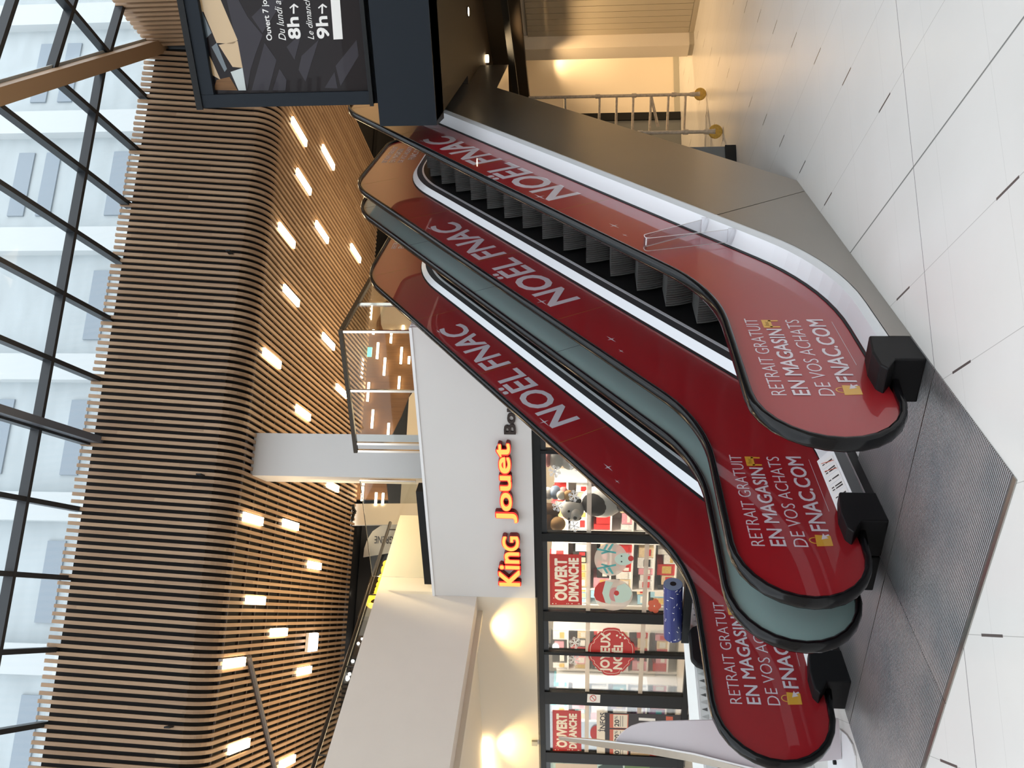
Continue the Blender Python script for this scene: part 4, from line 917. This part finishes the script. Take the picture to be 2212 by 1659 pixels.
# illuminated shop name and dark second word
ks = thing('illuminated_shop_name', SH.p(-4.6, -.1, 2.75), 'glowing orange shop name in two words of deep red letters on the white fascia', 'shop sign')
def lit(body, y_l, y_r, z0, z1, ref):
    x0, x1 = SH.at(1100, y_l, -.12)[0], SH.at(1100, y_r, -.12)[0]
    text('letter_body', body, onplane(SH, -.021), x0, x1, z0, z1, 'redsign', ks, bold=.05, th=.10, ref=ref, res=5)
    text('letter_edge', body, onplane(SH, -.121), x0, x1, z0, z1, 'redglow', ks, bold=.05, th=.006, ref=ref, res=5)
    dx, dz = (x1-x0)*.006, (z1-z0)*.045
    text('letter_face', body, onplane(SH, -.127), x0+dx, x1-dx, z0+dz, z1-dz, 'redlit', ks, bold=.022, th=.004, ref=ref, res=5)
lit('Kin', 1266, 1192, 2.77, 3.13, 'K'); lit('G', 1190, 1158, 2.77, 3.05, 'G'); lit('Jouet', 1130, 957, 2.78, 3.13, 'J')
bs = thing('dark_name_letters', SH.p(-3.0, -.05, 2.78), 'dark brown raised letters after the glowing name, partly behind the escalator', 'shop sign')
x0, x1 = SH.at(1100, 935)[0], SH.at(1100, 858)[0]
text('raised_letter', 'Boul', onplane(SH, -.021), x0, x1, 2.785, 2.955, 'darktext', bs, bold=.03, th=.03, ref='B')
# plush toys behind the glass
def sp(x, y, d): X, Z = SH.at(x, y, d); return SH.p(X, d, Z)
pd = thing('plush_dog', sp(1330, 1085, .7), 'large black and white plush dog sitting behind the right pane', 'plush toy')
c = sp(1300, 1083, .75); MB().ball(c, (.24, .27, .34)).build('body', 'plushw', pd, smooth=True)
MB().ball(c+SH.x*.02-SH.y*.10+SH.z*.10, (.2, .2, .22)).build('back_patch', 'plushb', pd, smooth=True); MB().ball(c+SH.x*.08-SH.y*.02-SH.z*.30, (.2, .22, .12)).build('foot_patch', 'plushb', pd, smooth=True)
h_ = sp(1236, 1100, .6); MB().ball(h_, (.17, .19, .19)).ball(h_-SH.y*.15-SH.z*.06, (.1, .1, .08)).build('head', 'plushw', pd, smooth=True)
for s in (-1, 1): MB().ball(h_+SH.x*.16*s-SH.z*.02, (.06, .06, .13)).build('ear', 'plushb', pd, smooth=True)
MB().ball(h_-SH.y*.24-SH.z*.05, .03).build('nose', 'plushb', pd, smooth=True)
for s in (-1, 1): MB().ball(h_+SH.x*.07*s-SH.y*.165+SH.z*.05, .02).build('eye', 'plushb', pd)
ph = thing('plush_horse', sp(1195, 1130, .6), 'dark brown plush horse with tan mane under the window header', 'plush toy')
c = sp(1186, 1125, .6); MB().ball(c, (.22, .25, .16)).ball(c+SH.x*.2+SH.z*.0, (.12, .12, .18)).build('body', 'plushbr', ph, smooth=True); MB().ball(c+SH.x*.05-SH.y*.15-SH.z*.14, (.11, .12, .13)).build('mane', 'plusht', ph, smooth=True); MB().ball(c-SH.x*.12-SH.y*.2+SH.z*.08, .05).build('muzzle', 'cream2', ph, smooth=True)
pu = thing('plush_unicorn', sp(1215, 990, .5), 'white and pink plush at the top right of the window, by the handrail', 'plush toy')
c = sp(1202, 988, .5); MB().ball(c, (.15, .2, .13)).ball(c-SH.z*.2, (.17, .2, .15)).build('body', 'plushw', pu, smooth=True); MB().ball(c+SH.z*.13, (.13, .17, .06)).build('mane', 'plushp', pu, smooth=True)
MB().tube(c+SH.z*.17, c+SH.z*.29, .025, 10, .004).build('horn', 'cream2', pu, smooth=True)
pr = thing('plush_rooster', sp(1190, 1062, .5), 'plush rooster in red, white, blue and pink beside the horse', 'plush toy')
c = sp(1190, 1066, .5); MB().ball(c+SH.z*.05, (.10, .1, .09)).build('head', 'plushw', pr, smooth=True); MB().ball(c+SH.z*.12, (.07, .05, .05)).build('comb', 'poster', pr, smooth=True); MB().ball(c+SH.x*.02-SH.z*.07, (.13, .1, .1)).build('wing', 'bluecore', pr, smooth=True)
MB().ball(c-SH.z*.19, (.12, .1, .09)).build('tail', 'plushp', pr, smooth=True)
pb = thing('plush_doll', sp(1226, 1068, .45), 'small tan plush doll between the rooster and the dog', 'plush toy'); c = sp(1229, 1070, .30); MB().ball(c, (.08, .08, .09)).build('body', 'plusht', pb, smooth=True); MB().ball(c+SH.z*.12, .07).build('head', 'cream2', pb, smooth=True)
# shelf units full of boxes
cols = {'red': (.55, .03, .03), 'pink': (.72, .32, .38), 'white': (.8, .78, .74), 'cream': (.7, .55, .35), 'yellow': (.6, .42, .12), 'teal': (.05, .35, .4), 'blue': (.05, .12, .5), 'green': (.1, .4, .1), 'orange': (.75, .25, .04), 'purple': (.22, .10, .25), 'black': (.02, .02, .02), 'light blue': (.3, .55, .7)}
for k_, v_ in cols.items(): M['box_'+k_] = mat('carton_'+k_.replace(' ', '_'), v_, .35, noise=(30, .35))
M['label'] = mat('carton_label', (.8, .76, .7), .4, noise=(60, .3))
rg = random.Random(11)
units = [(-3.35, 1.6, 'right of the plush toys'), (-4.45, 2.4, 'behind the plush dog'), (-5.55, 1.5, 'behind the reindeer sticker'), (-6.65, 1.3, 'behind the hat sticker'), (-7.75, 2.2, 'behind the scalloped sign'), (-8.85, 1.6, 'behind the left pane'), (-9.95, 1.4, 'behind the posters')]
names_row = ['bottom', 'second lowest', 'third lowest', 'third highest', 'second highest', 'top']
pal = [['red', 'white', 'cream', 'black'], ['red', 'white', 'black', 'cream'], ['pink', 'white', 'red', 'cream', 'white'], ['red', 'white', 'cream', 'pink', 'black'], ['cream', 'red', 'light blue', 'white', 'blue'], ['white', 'pink', 'red', 'black', 'cream'], ['purple', 'pink', 'teal', 'cream', 'white']]
seen = {}
for ui, (cx, dp, where) in enumerate(units):
    u = thing('shelf_unit', SH.p(cx, dp+.2, .02), 'white shelf unit of boxed toys in the shop, '+where, 'shelf')
    MB().box(SH, cx-.5, cx+.5, dp+.4, dp+.43, .021, 2.3).build('back_panel', 'whitep', u)
    for s in (-1, 1): MB().box(SH, cx+s*.5-.015, cx+s*.5+.015, dp, dp+.4, .021, 2.3).build('side_panel', 'whitep', u)
    for r_ in range(6):
        z = .22+r_*.375; MB().box(SH, cx-.485, cx+.485, dp, dp+.4, z-.03, z).build('shelf_board', 'whitep', u)
        x = cx-.47
        while x < cx+.38:
            w = rg.uniform(.10, .24); w = min(w, cx+.48-x); h = rg.uniform(.16, .31); c_ = rg.choice(pal[ui])
            lab = '%s toy box on the %s shelf %s' % (c_, names_row[r_], where)
            t = thing('toy_box', SH.p(x+w/2, dp+.15, z+.001), lab, 'box', 'boxed toys in the shop')
            MB().box(SH, x, x+w-.012, dp+.02, dp+.3, z+.001, z+h).build('carton', 'box_'+c_, t)
            MB().box(SH, x+w*.15, x+w*.8, dp+.017, dp+.0199, z+h*.2, z+h*rg.uniform(.45, .8)).build('print', rg.choice(['label', 'label', 'box_'+rg.choice(pal[ui]), 'box_yellow', 'box_red']), t)
            seen.setdefault(lab, []).append((t, x)); x += w
for lab, l in seen.items():
    if len(l) > 1:
        l.sort(key=lambda e: e[1])
        for i, (t, _) in enumerate(l):
            pos_ = {2: ['the left one', 'the right one'], 3: ['the left one', 'the middle one', 'the right one']}.get(len(l), ['leftmost', 'second from left', 'third from left', 'fourth from left', 'fifth from left', 'sixth from left'])[min(i, 5)]
            t['label'] = lab+', '+pos_
for cx, d_, e in ((-4, 1.0, 70), (-6, .9, 110), (-8, .9, 120), (-10, .9, 100), (-7, 3.6, 80), (-3.2, .9, 25)):
    p = SH.p(cx, d_, 2.93); t = thing('shop_ceiling_panel', p, 'bright flat panel light in the shop ceiling, '+{-4: 'over the plush dog', -6: 'over the reindeer sticker pane', -8: 'over the scalloped sign', -10: 'over the far left posters', -7: 'deep inside', -3.2: 'at the right end'}[cx], 'ceiling light', 'panel lights in the shop ceiling')
    MB().box(SH, cx-.3, cx+.3, d_-.3, d_+.3, 2.92, 2.949).build('diffuser', 'lampc', t)
    lamp('shop_light', 'AREA', SH.p(cx, d_, 2.90), e, (1, .86, .68), .6, SH.p(cx, d_+.3, 0))
q = sp(1200, 1399, .35); t = thing('window_spot', q, 'dazzling round spot lamp high behind the scalloped sign pane', 'spotlight')
MB().ball(q, .06, 14, 8).build('bulb', emis('bulb_white', (1, .97, .9), 30), t, smooth=True); MB().tube(q+SH.z*.05, q+SH.z*.18, .07, 14).build('can', 'black', t)
# ---------------------------------------------------------------- wrapping counter beyond the escalators
TZ = .85
tp = [at_z(x, y, TZ) for x, y in ((1468, 1268), (1490, 1570), (1512, 1570), (1484, 1268))]
# lengthen the counter towards the left edge of the picture
dv = (tp[1]-tp[0]).normalized(); tp[1] = tp[1]+dv*.6; tp[2] = tp[2]+(tp[2]-tp[3]).normalized()*.6
ct = thing('wrapping_counter', Vector((tp[0]+tp[2])/2)*Vector((1, 1, 0)).length/1.41421356 if False else Vector(((tp[0].x+tp[2].x)/2, (tp[0].y+tp[2].y)/2, 0)), 'long counter covered in white paper with grey fir trees beyond the escalators', 'counter')
b = MB(); b.add([p for p in tp]+[p-Vector((0, 0, .02)) for p in tp], [(0, 1, 2, 3), (7, 6, 5, 4)]+[(i, i+4, (i+1) % 4+4, (i+1) % 4) for i in range(4)]); b.build('paper_top', 'paper', ct)
low = [Vector((p.x, p.y, .002)) for p in tp]; hi = [p-Vector((0, 0, .021)) for p in tp]
b = MB(); b.add(hi+low, [(0, 1, 2, 3), (7, 6, 5, 4)]+[(i, i+4, (i+1) % 4+4, (i+1) % 4) for i in range(4)]); fr = b.build('paper_front', 'treepaper', ct)
fd = (tp[2]-tp[3]); fl = fd.length; fd.normalize(); fn = fd.cross(Vector((0, 0, 1))).normalized()
if fn.dot(EYEV-tp[3]) < 0: fn = -fn
b1_, b2_ = MB(), MB()
for r_ in range(9):
    for k in range(int(fl/.062)):
        c = tp[3]+fd*(.04+k*.062+(.031 if r_ % 2 else 0))-Vector((0, 0, .05+r_*.078))+fn*.003; w, h = (.020, .055) if (k+r_) % 2 else (.015, .045)
        bb = b1_ if (k % 2 == r_ % 2) else b2_
        bb.add([c-fd*w-Vector((0, 0, h/2)), c+fd*w-Vector((0, 0, h/2)), c+Vector((0, 0, h/2)), c-fd*w-Vector((0, 0, h/2))+fn*.001, c+fd*w-Vector((0, 0, h/2))+fn*.001, c+Vector((0, 0, h/2))+fn*.001], [(0, 1, 2), (5, 4, 3)])
for bb, mt in ((b1_, 'treegrey'), (b2_, 'treelight')):
    o = bb.build('tree_print', mt, fr); o['kind'] = 'stuff'
rr0, rr1 = at_z(1454, 1262, 1.0), at_z(1454, 1374, 1.0); 
wr_ = thing('wrapping_paper_roll', (rr0+rr1)/2, 'thick dark blue printed paper roll standing over the counter end', 'paper roll')
rr0 = rr0+(EYEV-rr0).normalized()*.32; dR = (rr0-rr1).normalized(); rad = .5*(at_z(1437, 1262, 1.0)-at_z(1472, 1262, 1.0)).length; rad = .082
MB().tube(rr1, rr0, rad, 28).build('roll', 'blue', wr_, smooth=False); e = MB(); e.tube(rr0, rr0+dR*.004, rad*.96, 28); e.build('roll_end', 'bluecore', wr_); MB().tube(rr0+dR*.004, rr0+dR*.007, rad*.32, 16).build('core_hole', 'black', wr_)
b = MB(); rk = random.Random(5); ax1 = dR.cross(Vector((0, 0, 1))).normalized()
for k in range(46):
    t_ = rk.random(); ph_ = rk.uniform(0, 6.28); c = rr1.lerp(rr0, t_); nrm = ax1*math.cos(ph_)+Vector((0, 0, 1))*math.sin(ph_); tg = dR.cross(nrm); l_ = rk.uniform(.006, .016)
    m1 = (dR*math.cos(k)+tg*math.sin(k)); m2 = nrm.cross(m1); p0 = c+nrm*(rad+.0008); b.add([p0-m1*l_-m2*.003, p0+m1*l_-m2*.003, p0+m1*l_+m2*.003, p0-m1*l_+m2*.003], [(0, 1, 2, 3)])
o = b.build('print_marks', 'whitep', wr_); o['kind'] = 'stuff'
# roll cutter frame under the roll
MB().box(Frame((rr0+rr1)/2-Vector((0, 0, 1.0)), math.atan2(dR.y, dR.x)), -.33, .33, -.05, .05, TZ+.0, 1.0-rad-.002).build('cutter_frame', 'black', wr_)
e0 = tp[3].lerp(tp[2], 0); L0 = lambda y: on(1500, y, fn, tp[3]+fn*.10)
pA, pB = L0(1352), L0(1444); pm = (pA+pB)/2; w_ = (pA-pB).length/2
yd = -fn; Fc = Frame(Vector((pm.x, pm.y, 0)), math.atan2(-yd.x, yd.y)); zt_ = Fc.at(1489, 1395)[1]
ch = thing('counter_chair', Vector((pm.x, pm.y, 0)), 'black padded chair back standing in front of the tree print counter', 'chair')
MB().prism(Fc, [(-w_, .50), (w_, .50), (w_, zt_-.09), (w_-.02, zt_-.04), (w_-.07, zt_), (-w_+.07, zt_), (-w_+.02, zt_-.04), (-w_, zt_-.09)], -.03, .03).build('backrest', 'boxblack', ch, bevel=.02)
MB().box(Fc, -w_, w_, -.38, -.031, .43, .49).build('seat', 'boxblack', ch, bevel=.02)
for sx in (-1, 1):
    for sy in (-.35, -.05): MB().tube(Fc.p(sx*(w_-.04), sy, .001), Fc.p(sx*(w_-.04), sy, .43), .014, 8).build('leg', 'black', ch)
# ---------------------------------------------------------------- white curved totem at the left edge
B0_ = at_z(1822, 1600, 0); ang = math.atan2(fw.y, fw.x)-math.pi/2; TF = Frame(B0_, ang+.12)
tt = thing('sign_totem', B0_, 'tall pale board totem with a rounded top and chrome blade behind the far newel', 'sign stand')
def tpoly(pts, d0, d1, nm, mt): return MB().prism(TF, [TF.at(x, y, d0) for x, y in pts], d0, d1).build(nm, mt, tt)
tpoly([(1328, 1606), (1332, 1597), (1340, 1587), (1350, 1578), (1364, 1569), (1382, 1563), (1410, 1559), (1480, 1557), (1600, 1555), (1812, 1553), (1818, 1640), (1640, 1660), (1500, 1632), (1400, 1613)], .0, .02, 'board', 'totem')
tpoly([(1206, 1592), (1208, 1598), (1262, 1608), (1300, 1615), (1370, 1624), (1480, 1643), (1600, 1668), (1640, 1675), (1640, 1668), (1500, 1630), (1400, 1612), (1290, 1598)], -.03, -.005, 'blade', 'chrome')
tpoly([(1206, 1592), (1290, 1598), (1400, 1610), (1500, 1627), (1640, 1662), (1640, 1666), (1500, 1631), (1400, 1613), (1290, 1601)], -.034, -.031, 'blade_edge', 'white')
bp_ = [at_z(x, y, .012) for x, y in ((1792, 1568), (1812, 1574), (1828, 1588), (1840, 1608), (1846, 1632), (1850, 1700), (1790, 1700), (1786, 1600))]
b = MB(); n_ = len(bp_); b.add(bp_+[Vector((p.x, p.y, .002)) for p in bp_], [tuple(range(n_)), tuple(range(2*n_-1, n_-1, -1))]+[(i, i+n_, (i+1) % n_+n_, (i+1) % n_) for i in range(n_)]); b.build('base_plate', 'white', tt)
for x, y in ((1801, 1598), (1806, 1647)): p = at_z(x, y, .012); MB().tube(p, p+Vector((0, 0, .02)), .016, 12).build('screw', 'black', tt)
# wall washing lights in the soffit left of the shop name
for x, y in ((1034, 1322), (1049, 1580)):
    X, Z = SH.at(x, y); lamp('wall_washer', 'SPOT', SH.p(X-.25, -.30, 3.44), 75, (1, .74, .32), .03, SH.p(X-.45, .0, 1.4), 120)
x0_, x1_ = SH.at(1045, 1700)[0], SH.at(1047, 1592)[0]
ls = thing('cove_strip', SH.p(x1_, -.1, 3.46), 'thin glowing strip light in the soffit at the left edge', 'strip light')
MB().box(SH, x0_, x1_, -.12, -.06, 3.455, 3.495).build('diffuser', 'lampw', ls)
db = SH.at(1150, 1603); tag(MB().box(SH, db[0]-.05, db[0]+.05, -.04, -.001, 2.58, 2.68).build('alarm_sounder', 'beige'), 'small grey wall device just above the black window header', 'wall device')

lamp('added_parapet_fill', 'SPOT', (10.9, 8.3, 6.9), 520, (1, .8, .45), .1, (11.2, 9.67, 4.5), 70)  # fill spot added to warm the parapet face
# unseen ceiling and fill lamps added to give the red panels warm reflections
struct(MB().box(TT, 13.6, 36, 4, 34, 7.52, 7.60).build('added_ceiling_reflector', 'cream'))
for x, y in ((18, -1.5), (24, -3), (23, 2)): lamp('added_ceiling_fill', 'AREA', (x, y, 4.4), 95, WARM, 3.0, (x, y, 8))
